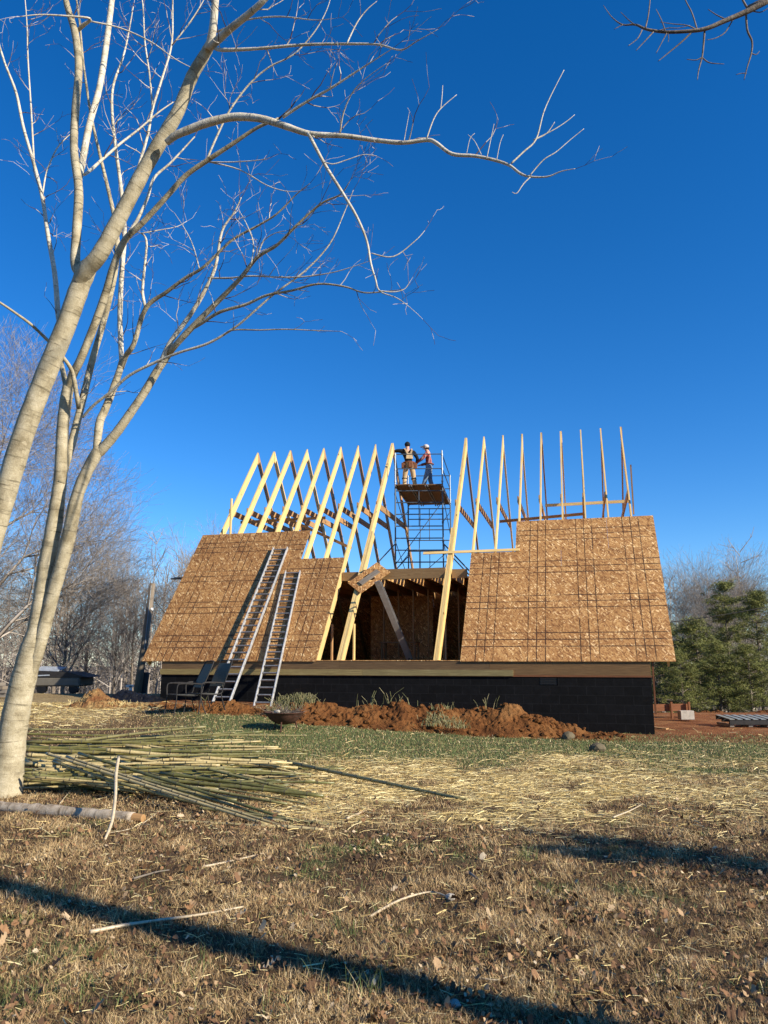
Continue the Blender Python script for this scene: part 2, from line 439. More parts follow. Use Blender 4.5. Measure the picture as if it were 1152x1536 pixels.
# ------------------------------------------------------------------ light and sky
ELEV = math.radians(26.5); SH = Vector((.86, -.51, 0)).normalized()
sun_dir = Vector((SH.x*math.cos(ELEV), SH.y*math.cos(ELEV), math.sin(ELEV)))
sd = bpy.data.lights.new('sun', 'SUN'); sd.energy = 5.0; sd.angle = math.radians(.5); sd.color = (1, .90, .74)
so = bpy.data.objects.new('sun', sd); COL.objects.link(so); so.rotation_euler = sun_dir.to_track_quat('Z', 'Y').to_euler()
so.location = (20, -12, 20)
w = bpy.data.worlds.new('World'); scene.world = w; w.use_nodes = True
nt = w.node_tree; bg = nt.nodes['Background']
sky = nt.nodes.new('ShaderNodeTexSky'); sky.sky_type = 'NISHITA'; sky.sun_disc = False
sky.sun_elevation = ELEV; sky.sun_rotation = math.atan2(sun_dir.x, sun_dir.y)
sky.altitude = 900; sky.air_density = 1.0; sky.dust_density = .02; sky.ozone_density = 5.2
hs = nt.nodes.new('ShaderNodeHueSaturation'); hs.inputs['Saturation'].default_value = 1.26; hs.inputs['Hue'].default_value = .506; hs.inputs['Value'].default_value = 1.0
nt.links.new(sky.outputs[0], hs.inputs['Color']); nt.links.new(hs.outputs[0], bg.inputs[0]); bg.inputs[1].default_value = .112
scene.view_settings.view_transform = 'Standard'; scene.view_settings.look = 'None'; scene.view_settings.exposure = .74; scene.view_settings.gamma = 1
# ------------------------------------------------------------------ the ground sheet
def axis(dense0, dense1, nd, far, nf):
    a = np.linspace(dense0, dense1, nd); g = np.geomspace(1, far, nf)
    lo = dense0 - g; hi = dense1 + g
    return np.concatenate([lo[::-1], a, hi])
gx = axis(-14, 14, 281, 1400, 28); gy = axis(1, 27, 261, 1400, 28)
GX, GY = np.meshgrid(gx, gy, indexing='ij'); GZ = terrain(GX, GY)
nx, ny = GX.shape
V = np.stack([GX, GY, GZ], -1).reshape(-1, 3)
ii, jj = np.meshgrid(np.arange(nx-1), np.arange(ny-1), indexing='ij')
b0 = (ii*ny+jj).ravel(); Fq = np.stack([b0, b0+ny, b0+ny+1, b0+1], 1)
def zones(x, y):
    n = fbm(x*.6, y*.6, 21); n2 = fbm(x*1.7, y*1.7, 31)
    green = sst(y + (n-.5)*3.5, 11.9, 13.3)*(1-sst(y+(n-.5)*1.5, 16.8, 18.2)) * sst(x+(n2-.5)*1.5, -5.2, -3.0)*.95
    green = np.maximum(green, .5*sst(n2, .64, .76)*(1-sst(y, 8, 11)))
    straw = sst(y + (n-.5)*2.5, 7.9, 9.6)*(1-sst(y+(n-.5)*3, 12.2, 14.0))*sst(x, -2.2, -.6)
    straw = straw*(.45+.55*(1-sst(x, 2.2, 4.5)))*sst(n2, .25, .5)
    straw = np.maximum(straw, .75*sst(y, 14.5, 16.5)*(1-sst(x, -6.2, -4.6)))
    fy = 17.57 + (5.97-x)*.258
    clay = sst(y - fy + (n-.5)*1.6, -2.0, -1.0)*sst(x, -6.5, -5.2)
    clay = np.maximum(clay, sst(y+(n-.5)*3, 17.3, 18.6)*sst(x, 3.8, 5.5)*(1-sst(x, 9, 14)*0))
    far = sst(np.hypot(x, y), 27, 40)
    return green, straw, clay*(1-far), far
g_, s_, c_, f_ = zones(V[:, 0], V[:, 1])
me = npmesh('ground', V, Fq, 4, M['ground'], None, dict(green=g_, straw=s_, clay=c_, far=f_))
me.polygons.foreach_set('use_smooth', [True]*len(me.polygons))
go = bpy.data.objects.new('ground', me); COL.objects.link(go); tag(go, kind='structure')
# ------------------------------------------------------------------ the house
house = empty('house_frame', HP(HL/2, 0, 0), 'half built steep roofed wooden house frame on a black block foundation', 'house')
UP = Vector((0, 0, 1))
def roofpt(s, L, off=0, side=1):
    """L metres up the slope from the eave, off metres above the rafter tops"""
    t = L*cA - off*sA; z = FL + L*sA + off*cA
    return HP(s, t if side > 0 else 2*SPAN - t, z)
# foundation
fb = MB()
def hbox(mb, s0, s1, t0, t1, z0, z1):
    c = [HP(s0, t0, 0), HP(s1, t0, 0), HP(s1, t1, 0), HP(s0, t1, 0)]
    vs = [p+UP*z0 for p in c] + [p+UP*z1 for p in c]
    fs = [(0, 3, 2, 1), (4, 5, 6, 7), (0, 1, 5, 4), (1, 2, 6, 5), (2, 3, 7, 6), (3, 0, 4, 7)]
    S, T, H = abs(s1-s0), abs(t1-t0), z1-z0
    uv = [[(s0, t0), (s0, t1), (s1, t1), (s1, t0)], [(s0, t0), (s1, t0), (s1, t1), (s0, t1)],
          [(s0, z0), (s1, z0), (s1, z1), (s0, z1)], [(t0, z0), (t1, z0), (t1, z1), (t0, z1)],
          [(s1, z0), (s0, z0), (s0, z1), (s1, z1)], [(t1, z0), (t0, z0), (t0, z1), (t1, z1)]]
    mb.add(vs, fs, uv); return mb
W2 = 2*SPAN
VX = 2.05                     # vent position along the wall
hbox(fb, 0, VX, .0, .2, -.5, 1.22); hbox(fb, VX, VX+.42, .0, .2, -.5, 1.03); hbox(fb, VX, VX+.42, .12, .2, 1.03, 1.22)
hbox(fb, VX+.42, HL, .0, .2, -.5, 1.22); hbox(fb, 0, HL, W2-.2, W2, -.5, 1.22)
hbox(fb, .0, .2, .2, W2-.2, -.5, 1.22); hbox(fb, HL-.2, HL, .2, W2-.2, -.5, 1.22)
fb.build('foundation', M['block'], house)
v = MB()
hbox(v, VX+.01, VX+.41, .02, .05, 1.04, 1.21)
vent = v.build('vent', M['darkmetal'], house)
sl = MB()
for k in range(4): hbox(sl, VX+.03, VX+.39, .005, .018, 1.06+k*.038, 1.075+k*.038)
sl.build('louvre', M['darkmetal'], vent)
b = MB(); b.beam(HP(-.01, .08, 1.24), HP(HL+.01, .08, 1.24), .19, .038); b.build('sill_plate', M['redwood'], house)
x0 = 0
for x1 in (3.6, 7.3, HL):
    b = MB(); b.beam(HP(x0+.002, .019, 1.42), HP(x1-.002, .019, 1.42), .038, .32); b.build('rim_board', M['rim'], house); x0 = x1
x0 = 3.05
for x1 in (6.7, 9.9, HL+.02):
    b = MB(); b.beam(HP(x0+.002, -.022, 1.305), HP(x1-.002, -.022, 1.305), .038, .14); b.build('ledger_board', M['treated'], house); x0 = x1
for t0 in (W2-.04,):
    b = MB(); b.beam(HP(0, t0, 1.42), HP(HL, t0, 1.42), .038, .32); b.build('rim_board', M['rim'], house)
for s0 in (.02, HL-.02):
    b = MB(); b.beam(HP(s0, .04, 1.42), HP(s0, W2-.06, 1.42), .038, .32); b.build('rim_board', M['rim'], house)
b = MB(); hbox(b, -.01, HL+.01, -.01, W2+.01, 1.582, 1.598); b.build('subfloor', M['osb_in'], house)
# rafters
RD = .235
def rafter(s, L0, L1, side, th=.038, mat='lumber', name='rafter'):
    iv = RD/cA; ih = RD/sA
    def q(t, z): return HP(s-th/2, t if side > 0 else W2-t, z)
    if L0 <= 0 and L1 >= SL-.01:
        poly = [q(.004, FL), q(SPAN-.002, FL+RISE), q(SPAN-.002, FL+RISE-iv), q(ih, FL)]
    else:
        a = (L0*cA, FL+L0*sA); c = (L1*cA, FL+L1*sA)
        poly = [q(*a), q(*c), q(c[0]+RD*sA, c[1]-RD*cA), q(a[0]+RD*sA, a[1]-RD*cA)]
    if side < 0: poly = poly[::-1]
    b = MB(); b.prism(poly, DL*th, Vector(roofpt(0, 1, 0, side))-Vector(roofpt(0, 0, 0, side)))
    return b.build(name, M[mat], house)
present = [i for i in range(21) if i not in (9, 10, 11)]
for i in present:
    s = .61*i; th = .038
    if i in (8, 12):
        rafter(s, 0, SL, 1); rafter(s+(.042 if i == 12 else -.042), 0, SL, 1)
        rafter(s+(-.045 if i == 12 else .045), 0, SL*.52, 1); rafter(s, 0, SL, -1, mat='lumber2')
    else:
        j = random.uniform(-.012, .012)
        rafter(s+j, 0, SL, 1); rafter(s-j, 0, SL, -1, mat='lumber2' if random.random() < .75 else 'lumber')
    # collar tie, nailed on the side of the pair
    zc = 6.27 + (0.0 if i > 8 else -.08); tc = (zc-FL)/RISE*SPAN
    b = MB(); b.beam(HP(s+.040, tc-.10+.10, zc), HP(s+.040, W2-tc, zc-.05), .036, .185)
    b.build('collar_tie', M['lumber2'], house)
    # a knee wall stud under each front rafter
    ts = 1.05; zt = FL + (ts/SPAN)*RISE - RD/cA
    b = MB(); b.beam(HP(s-.04, ts+.12, FL), HP(s-.04, ts+.12, zt), .038, .089, up=NB); b.build('stud', M['lumber2'] if i != 12 else M['lumber'], house)
# short fly rafters beyond the gables
rafter(-.40, 0, 4.84, 1, mat='lumber'); rafter(-.40, 0, 4.0, -1, mat='lumber2')
rafter(12.66, 0, 4.84, 1, mat='lumber'); rafter(12.66, 0, 4.0, -1, mat='lumber2')
b = MB(); b.beam(HP(-.07, 3.40, 5.55), HP(-.07, 3.40, 6.95), .038, .089, up=NB); b.build('upright', M['lumber2'], house)
b = MB(); b.beam(HP(11.86, 3.05, 5.35), HP(11.86, 3.05, 6.55), .038, .089, up=NB); b.build('upright', M['lumber'], house)
# long temporary braces under the collar ties
def brace(p, q, mat='lumber2'):
    b = MB(); b.beam(p, q, .038, .089, up=UP); b.build('brace', M[mat], house)
brace(HP(-.1, 5.5, 6.34), HP(2.4, 5.5, 6.33), 'lumber'); brace(HP(1.2, 5.7, 6.05), HP(3.9, 6.3, 6.03))
brace(HP(4.3, 7.5, 5.45), HP(1.9, 7.3, 5.3)) if False else None
brace(HP(12.3, 4.7, 6.10), HP(9.3, 4.6, 6.10)); brace(HP(10.5, 4.6, 6.08), HP(8.3, 4.2, 5.02), 'lumber2')
# attic floor: joists, deck, header over the opening
AF = FL + 2.45
for i in range(21):
    s = .61*i; zj = AF-.02-.12; t0 = (zj+.1-FL)/RISE*SPAN+.34
    if i in (9, 10, 11): t0 = 1.97
    b = MB(); b.beam(HP(s-.042, t0, zj), HP(s-.042, W2-t0, zj), .038, .225); b.build('attic_joist', M['joist'], house)
b = MB(); hbox(b, .05, 4.1, 2.30, W2-2.30, AF-.018, AF); hbox(b, 4.1, 7.75, 4.35, W2-2.30, AF-.018, AF); hbox(b, 7.75, HL-.05, 2.30, W2-2.30, AF-.018, AF); b.build('attic_deck', M['osb_in'], house)  # deck left open behind the header, out of sight, to let sun in
b = MB(); b.beam(HP(.61*8+.07, 1.90, AF-.14), HP(.61*12-.07, 1.90, AF-.14), .088, .28); b.build('header_beam', M['header'], house)
b = MB(); b.beam(HP(.61*7+.1, 1.99, AF-.16), HP(.61*8-.1, 1.99, AF-.16), .038, .24); b.build('header_beam', M['header'], house)
b = MB(); b.beam(HP(.61*12+.1, 1.99, AF-.16), HP(.61*13-.05, 1.99, AF-.16), .038, .24); b.build('header_beam', M['header'], house)
# gable walls up to the attic floor, and inner partition studs
for s0 in (.09, HL-.09):
    b = MB(); t1 = 2.3
    po = [HP(s0, .35, FL), HP(s0, W2-.35, FL), HP(s0, W2-2.25, AF-.05), HP(s0, 2.25, AF-.05)]
    b.prism(po, DL*.012, NB); b.build('gable_wall', M['osb_in'], house)
for k in range(8):
    s = 4.2 + k*.48
    b = MB(); b.beam(HP(s, 5.4, FL), HP(s, 5.4, AF-.26), .038, .089, up=NB); b.build('stud', M['lumber2'], house)
b = MB(); hbox(b, 6.4, 8.6, 7.6, 7.62, FL, AF-.26); b.build('partition', M['osb_in'], house)
# sheathing, one mesh per sheet
SH_ = .0115; ROW = 1.22
def sheet(s0, s1, row, side=1, du=0.0):
    L0, L1 = row*ROW+.0015, (row+1)*ROW-.0015
    if row == 0: L0 = -.045
    s0 += .0015; s1 -= .0015
    lift = random.uniform(.001, .003)
    a = [roofpt(s0, L0, lift, side), roofpt(s1, L0, lift, side), roofpt(s1, L1, lift, side), roofpt(s0, L1, lift, side)]
    c = [roofpt(s0, L0, lift+SH_, side), roofpt(s1, L0, lift+SH_, side), roofpt(s1, L1, lift+SH_, side), roofpt(s0, L1, lift+SH_, side)]
    u0, u1 = du, du+(s1-s0); v0, v1 = 1.22*(row % 3)+(L0-row*ROW), 1.22*(row % 3)+(L1-row*ROW)
    off = 1.22*3*random.randint(0, 9); v0 += off; v1 += off; off = 2.44*random.randint(0, 9); u0 += off; u1 += off
    uq = [(u0, v0), (u1, v0), (u1, v1), (u0, v1)]
    b = MB(); fs = [(3, 2, 1, 0), (0, 1, 5, 4), (1, 2, 6, 5), (2, 3, 7, 6), (3, 0, 4, 7), (4, 5, 6, 7)]
    def edge(): return [(u0+.1, v0+.1), (u0+.3, v0+.1), (u0+.3, v0+.11), (u0+.1, v0+.11)]
    b.add(a+c, fs, [uq[::-1], edge(), edge(), edge(), edge(), uq])
    b.build('roof_sheet', M[('osb' if s0 < 6 else 'osb_dark') if side > 0 else 'osb_in'], house)  # left half: same board in an evenly darker tone
def rowsheets(sa, sb, row, side=1, shift=0.0):
    s = sa; first = True
    while s < sb-.01:
        e = min(sb, s + (2.44-shift if first and shift else 2.44))
        sheet(s, e, row, side, shift if first else 0); s = e; first = False
for r in range(3):
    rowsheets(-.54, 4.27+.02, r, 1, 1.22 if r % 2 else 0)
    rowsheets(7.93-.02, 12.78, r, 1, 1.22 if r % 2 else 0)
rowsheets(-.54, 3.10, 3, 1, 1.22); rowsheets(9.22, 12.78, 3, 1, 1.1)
for r in range(3): rowsheets(-.54, 12.78, r, -1, 1.22 if r % 2 else 0)
# lookout boards sticking out past the left gable
for k, (t, L) in enumerate(((3.3, .62), (2.95, .95), (2.6, .42), (2.35, .50))):
    b = MB(); b.beam(HP(12.2, t, AF+.03-.05*(k > 1)), HP(12.78+L, t, AF+.03-.05*(k > 1)), .14, .038); b.build('attic_board', M['grey_wood'], house)
# dark corner post at the right gable
b = MB(); b.beam(HP(-.05, .07, .42), HP(-.05, .07, 1.58), .035, .09, up=NB); b.build('corner_board', M['redwood'], house)
# ------------------------------------------------------------------ loose boards on the roof
b = MB(); p = roofpt(2.98, 3*ROW+.05, .03); q = roofpt(5.63, 3*ROW+.035, .03); b.beam(p, q, .02, .095, up=(NB*cA+UP*sA))
tag(bevel(b.build('plank', M['lumber'])), 'pale plank lying across the rafters right of the scaffold', 'plank')
# scrap of board with a slot, propped on the double rafter
sc_ = empty('board_scrap', roofpt(7.0, 2.7, .02), 'tilted square board scrap with a block, on the double rafter above the opening', 'board')
nrm = (-NB*sA + UP*cA); su = (NB*cA+UP*sA)
o_ = roofpt(7.02, 2.78, .05)
ax = (-DL*.70 + su*.78).normalized(); ay = nrm.cross(ax).normalized()
def scrap_pt(a, c, h): return o_ + ax*a + ay*c + nrm*h
def scrap_box(mb, a0, a1, c0, c1, h0, h1):
    po = [scrap_pt(a0, c0, h0), scrap_pt(a1, c0, h0), scrap_pt(a1, c1, h0), scrap_pt(a0, c1, h0)]
    mb.prism(po, nrm*(h1-h0), ax)
b = MB(); scrap_box(b, -.52, -.10, -.30, .30, 0, .014); scrap_box(b, .10, .52, -.30, .30, 0, .014)
scrap_box(b, -.099, .099, .14, .30, 0.001, .013); scrap_box(b, -.099, .099, -.30, -.16, 0.001, .013)
b.build('panel', M['osb_plain'], sc_)
b = MB(); scrap_box(b, -.32, .32, -.10, .06, .016, .054); b.build('block', M['grey_wood'], sc_)
# ------------------------------------------------------------------ ladders
def ladder(name, base, top, axis_, wid, matr, matu, label, n, rail=.075, group=None, taper=0, pads=True):
    base = Vector(base); top = Vector(top); axis_ = Vector(axis_).normalized()
    e = empty(name, base, label, 'ladder', group)
    up = axis_.cross((top-base).normalized()).normalized()
    for sg in (-1, 1):
        b = MB(); b.beam(base+axis_*(sg*wid/2), top+axis_*(sg*(wid/2-taper)), .028, rail, up=up); bevel(b.build('side_rail', matr, e))
        if pads:
            b = MB(); b.beam(base+axis_*(sg*wid/2)-UP*.03, base+axis_*(sg*wid/2)+UP*.03, .07, .1, up=NB); b.build('foot', M['darkmetal'], e)
    L = (top-base).length
    for k in range(n):
        f = (k+.7)/n; c = base.lerp(top, f); ww = wid/2 - taper*f
        b = MB(); b.beam(c-axis_*ww, c+axis_*ww, .03, .036, up=up); b.build('rung', matu, e)
    return e
AX = -DL
def roof_hit(u, v, off):
    a, bb = (u-576)/F, (768-v)/F
    d = Vector((a, cT-sT*bb, sT+cT*bb)); o = Vector((0, 0, EYE))
    nn = (-NB*sA+UP*cA); p0 = roofpt(0, 0, off)
    return o + d*((p0-o).dot(nn)/d.dot(nn))
B1 = P(331.5, 1054, 18.9); T1 = roof_hit(421, 822, .07)
ladder('ladder', B1, T1, AX, .44, M['alu'], M['alu_dark'], 'taller silver extension ladder leaning on the left roof sheathing', 24, .085)
B2 = P(393, 1062, 18.8); T2 = roof_hit(439.5, 857, .07)
ladder('ladder', B2, T2, AX, .43, M['alu'], M['alu_dark'], 'shorter silver ladder leaning on the left sheathing, right of the taller one', 21, .08)
# third ladder inside the opening, leaning on the header
B3 = P(615, 988, 21.3); B3.z = FL+.02; T3 = P(567, 873, 19.9)
ladder('ladder', B3, T3, (AX*-.12+NB*.99), .36, M['alu_dark'], M['alu_dark'], 'grey ladder inside the dark roof opening leaning to the header', 13, .15)
# work table in the dark
tb = empty('work_table', HP(6.75, 4.2, FL), 'low dark work table standing inside the shaded opening', 'table')
b = MB(); hbox(b, 6.2, 7.3, 3.9, 4.5, FL+.5, FL+.54); b.build('table_top', M['plank_dark'], tb)
for s in (6.25, 7.25):
    for t in (3.95, 4.45):
        b = MB(); b.beam(HP(s, t, FL), HP(s, t, FL+.499), .05, .05, up=NB); b.build('leg', M['plank_dark'], tb)
# ------------------------------------------------------------------ scaffold
PZ_ = EYE+5.50
sc0 = Vector((.36, 23.95, AF)); sx = Vector((1, -.03, 0)).normalized(); sy = Vector((.17, 1, 0)).normalized()
SW, SD = 1.50, 3.0
scf = empty('scaffold_tower', sc0+sx*(SW/2)+sy*(SD/2), 'steel pipe scaffold tower with plank deck standing on the attic floor', 'scaffold')
def SP(a, c, z): return sc0 + sx*a + sy*c + Vector((0, 0, z-AF))
for lv in range(2):
    z0 = AF + lv*1.525; z1 = z0+1.52
    for c in (0, SD):
        b = MB()
        for a in (0, SW): b.tube([SP(a, c, z0), SP(a, c, z1)], .024, 8)
        for k in range(4): b.tube([SP(0, c, z0+.18+k*.38), SP(SW, c, z0+.18+k*.38)], .018, 6)
        b.tube([SP(SW*.5, c, z0+.18), SP(SW*.5, c, z1-.2)], .013, 6)
        if c: b.tube([SP(SW*.28, c, z0+.18), SP(SW*.28, c, z1-.2)], .013, 6)
        for z in (z0+.3, z1-.3):
            for a in (0, SW): b.tube([SP(a, c, z-.04), SP(a, c, z+.04)], .033, 8)
        b.build('end_frame', M['steel'], scf, smooth=False)
    for a in (0, SW):
        b = MB(); b.tube([SP(a, 0, z0+.3), SP(a, SD, z1-.3)], .013, 6); b.tube([SP(a, 0, z1-.3), SP(a, SD, z0+.3)], .013, 6)
        b.build('cross_brace', M['steel'], scf)
b = MB(); b.tube([SP(0, 0.03, AF+.5), SP(SW, .03, AF+2.5)], .013, 6); b.build('cross_brace', M['steel'], scf); b = MB(); b.tube([SP(0, SD-.03, AF+.1), SP(SW, SD-.03, AF+1.4)], .013, 6); b.build('cross_brace', M['steel'], scf)
for a, sg in ((0, -1), (SW, 1)):
    for c in (0, SD):
        b = MB(); b.tube([SP(a, c, AF+1.15), SP(a+sg*.95, c, AF+.12)], .022, 6); b.tube([SP(a, c, AF+.1), SP(a+sg*.95, c, AF+.1)], .018, 6)
        b.build('outrigger', M['steel'], scf)
for k in range(3):
    w3 = (SW+.04)/3
    b = MB(); b.beam(SP(-.02+w3*(k+.5), -.12, PZ_-.025), SP(-.02+w3*(k+.5), SD+.12, PZ_-.025), w3-.012, .03)
    dk = b.build('deck_plank', M['plank_dark'], scf)
    b = MB()
    for e_ in (-1, 1): b.beam(SP(-.02+w3*(k+.5)+e_*(w3/2-.035), -.14, PZ_-.065), SP(-.02+w3*(k+.5)+e_*(w3/2-.035), SD+.14, PZ_-.065), .03, .045)
    b.build('deck_rail', M['alu_dark'], dk)
for (a, c, h) in ((0, 0, 1.05), (SW, 0, 1.12), (SW, SD, 1.02), (0, SD, 1.0)):
    b = MB(); b.tube([SP(a, c, PZ_-.1), SP(a, c, PZ_+h)], .024, 8)
    for z in (.1, .5, .98): b.tube([SP(a, c, PZ_+z-.03), SP(a, c, PZ_+z+.03)], .034, 8)
    b.build('guard_post', M['galv'], scf)
b = MB()
for z in (1.0, .52):
    b.tube([SP(0, 0, PZ_+z), SP(SW, 0, PZ_+z)], .016, 6); b.tube([SP(0, SD, PZ_+z), SP(SW, SD, PZ_+z)], .016, 6)
    b.tube([SP(SW, 0, PZ_+z), SP(SW, SD, PZ_+z)], .016, 6)
b.build('guard_rail', M['steel'], scf)
# ------------------------------------------------------------------ the near trees, traced
def smooth_curve(pts, rad, k=5):
    n = len(pts); out = []; ro = []
    for i in range(n-1):
        p0 = pts[max(i-1, 0)]; p1 = pts[i]; p2 = pts[i+1]; p3 = pts[min(i+2, n-1)]
        for j in range(k):
            t = j/k
            out.append(.5*((2*p1) + (p2-p0)*t + (2*p0-5*p1+4*p2-p3)*t*t + (3*p1-p0-3*p2+p3)*t**3))
            ro.append(rad[i]*(1-t)+rad[i+1]*t)
    out.append(pts[-1]); ro.append(rad[-1]); return out, ro
def px2m(w, Y, v=300): return .5*w*Y/(F*(cT-sT*(768-v)/F))*.89
class Twigs:
    def __init__(s): s.A = []; s.B = []; s.ra = []; s.rb = []
    def seg(s, a, b, ra, rb): s.A.append(tuple(a)); s.B.append(tuple(b)); s.ra.append(ra); s.rb.append(rb)
    def twig(s, p, d, L, r, lev, rise=.10):
        n = max(3, int(L/.09)); st = L/n; d = Vector(d).normalized()
        kn = random.uniform(.12, .22)
        for i in range(n):
            d = (d + Vector((random.gauss(0, kn), random.gauss(0, kn), random.gauss(0, kn)+rise*.4))).normalized()
            q = p + d*st; f0 = 1-i/n*.8; f1 = 1-(i+1)/n*.8
            s.seg(p, q, max(.0022, r*f0), max(.0022, r*f1)); p = q
            if lev > 0 and random.random() < (.42 if lev > 1 else .33):
                sd = d.orthogonal().normalized(); sd = Matrix.Rotation(random.uniform(0, 2*pi), 3, d) @ sd
                s.twig(p, d*.75+sd*.75+Vector((0, 0, .1)), L*random.uniform(.35, .65), max(.0025, r*f1*.62), lev-1, rise)
def limb(tree, tw, px, ws, Ys, name='limb', n=8, dens=1.0, tl=.9, jitter=.4, lev=2, mat='bark'):
    """px: pixel path; ws: widths in photo px; Ys: (start, end) depth or list"""
    if not isinstance(Ys, (list, tuple)) : Ys = (Ys, Ys)
    m = len(px)
    Yl = list(Ys) if len(Ys) == m else [Ys[0]+(Ys[-1]-Ys[0])*i/(m-1) for i in range(m)]
    if len(ws) != m: ws = list(np.interp(np.linspace(0, 1, m), np.linspace(0, 1, len(ws)), ws))
    pts = [P(u, v, Y) for (u, v), Y in zip(px, Yl)]; rad = [px2m(w_, Y, q_[1]) for w_, Y, q_ in zip(ws, Yl, px)]; mat = 'bark_pale' if mat == 'bark' and px[0][1] < 480 and ws[0] < 14.5 or (mat == 'bark' and px[-1][1] < 420 and ws[0] < 9) else mat
    pts, rad = smooth_curve(pts, rad)
    for i in range(1, len(rad)-1): rad[i] *= random.uniform(.965, 1.035)
    pt2, rd2 = list(pts), list(rad)
    if ws[-1] > 7:
        e_ = (pts[-1]-pts[-2]).normalized(); r_ = rad[-1]
        for a_, k_ in ((.5, .88), (.9, .62), (1.15, .3), (1.22, .03)): pt2.append(pts[-1]+e_*r_*a_); rd2.append(r_*k_)
    b = MB(); b.tube(pt2, rd2, n); o = b.build(name, M[mat], tree, smooth=True)
    # twigs along it
    for i in range(2, len(pts)):
        L = (pts[i]-pts[i-1]).length
        if rad[i] < .045 and random.random() < dens*L*3.9:
            d = (pts[i]-pts[i-1]).normalized(); sd = Matrix.Rotation(random.uniform(0, 2*pi), 3, d) @ d.orthogonal().normalized()
            tw.twig(pts[i], d*.6+sd*.8+Vector((0, 0, .25)), tl*random.uniform(.4, 1.1), min(rad[i]*.6, .008), lev)
    if dens and rad[-1] < .02: tw.twig(pts[-1], pts[-1]-pts[-2], tl*.7, max(.003, rad[-1]*.8), lev)
    return o, pts, rad
def finish_twigs(tree, tw, name='twigs', mat='twig_near'):
    me = segs_mesh(name, np.array(tw.A)-np.array(WL[tree.name]), np.array(tw.B)-np.array(WL[tree.name]), tw.ra, tw.rb, M[mat])
    o = bpy.data.objects.new(name, me); COL.objects.link(o); o.parent = tree; return o
# tree A : the stem leaning in from beyond the left edge
pa = P(-105, 1235, 9.0); pa.z = gz(pa.x, pa.y)
TA = empty('bare_tree', pa, 'big pale smooth barked bare tree leaning in from the left edge, highest limbs', 'tree')
tA = Twigs()
limb(TA, tA, [(-106, 1250), (-88, 1150), (-60, 1000), (-17, 824), (7, 744), (31, 664), (56, 594), (78, 539), (101, 483), (116, 440), (130, 404)],
     [50, 44, 41, 37, 36, 35, 34, 33, 32.5, 32, 31], (9.0, 8.6), 'trunk', 14, 0)
limb(TA, tA, [(118, 425), (130, 404), (149, 382), (181, 323), (215, 257), (243, 208), (267, 167), (288, 115), (306, 84), (316, 66)],
     [24, 28, 27, 25, 24, 23, 21.5, 20, 18, 17], (8.6, 7.9), 'limb', 12, 0)
limb(TA, tA, [(312, 74), (319, 45), (323, 0), (328, -60), (340, -140)], [13, 13, 12, 10, 6], (7.9, 7.5), n=10, dens=.6, tl=1.1)
limb(TA, tA, [(314, 72), (330, 57), (347, 42), (372, 22), (396, 0), (430, -40), (470, -100)], [12, 13, 12, 11, 10, 8, 5], (7.9, 7.2), n=10, dens=.6, tl=1.1)
limb(TA, tA, [(122, 412), (113, 395), (115, 347), (118, 285), (111, 226), (113, 167), (118, 104), (113, 52), (101, 10), (92, -30), (70, -90)],
     [16, 17, 16, 15, 13, 13.5, 13, 12, 10, 8, 5], (8.6, 9.0), n=10, dens=.15)
limb(TA, tA, [(117, 275), (122, 250), (134, 187), (149, 132), (160, 62), (168, 0), (180, -80)], [12, 12, 11, 10.5, 10, 9, 6], (8.85, 9.9), n=10, dens=.15)
limb(TA, tA, [(112, 50), (125, 38), (135, 28), (100, 24), (60, 22), (30, 25)], [6, 7, 4, 3, 2.2, 1.2], (9.0, 8.6), n=6, tl=.7)
limb(TA, tA, [(90, 488), (87, 469), (82, 410), (71, 347), (64, 299), (50, 243), (35, 191), (24, 139), (7, 94), (-6, 50), (-20, -10)],
     [8, 9, 8, 7, 6.5, 5.5, 5, 4.5, 3.6, 3, 1.6], (8.75, 10.2), n=8, dens=.35, tl=.7)
limb(TA, tA, [(51, 245), (47, 170), (42, 90), (40, 30), (34, -40)], [3.6, 3, 2.6, 2, 1], (9.6, 10), n=6, dens=.6, tl=.7)
limb(TA, tA, [(64, 290), (70, 258), (84, 225), (98, 208), (112, 196)], [3, 2.6, 2.2, 1.7, 1], (9.4, 9.9), n=6, dens=.8, tl=.5)
limb(TA, tA, [(250, 214), (264, 203), (288, 193), (312, 184), (347, 176), (375, 176), (399, 180), (430, 190), (466, 201), (517, 204), (568, 211), (605, 214), (641, 210), (655, 215), (678, 231), (712, 234), (741, 240), (764, 248), (780, 260), (795, 265), (821, 265), (842, 257), (863, 253)],
     [11, 13, 14, 14, 13.5, 12.5, 12, 11, 9.5, 8, 7.5, 7, 6.5, 6.5, 6, 5.5, 5, 4.6, 4.2, 3.4, 2.6, 1.8, .9], (8.1, 7.0), n=10, dens=.38, tl=.55, lev=1)
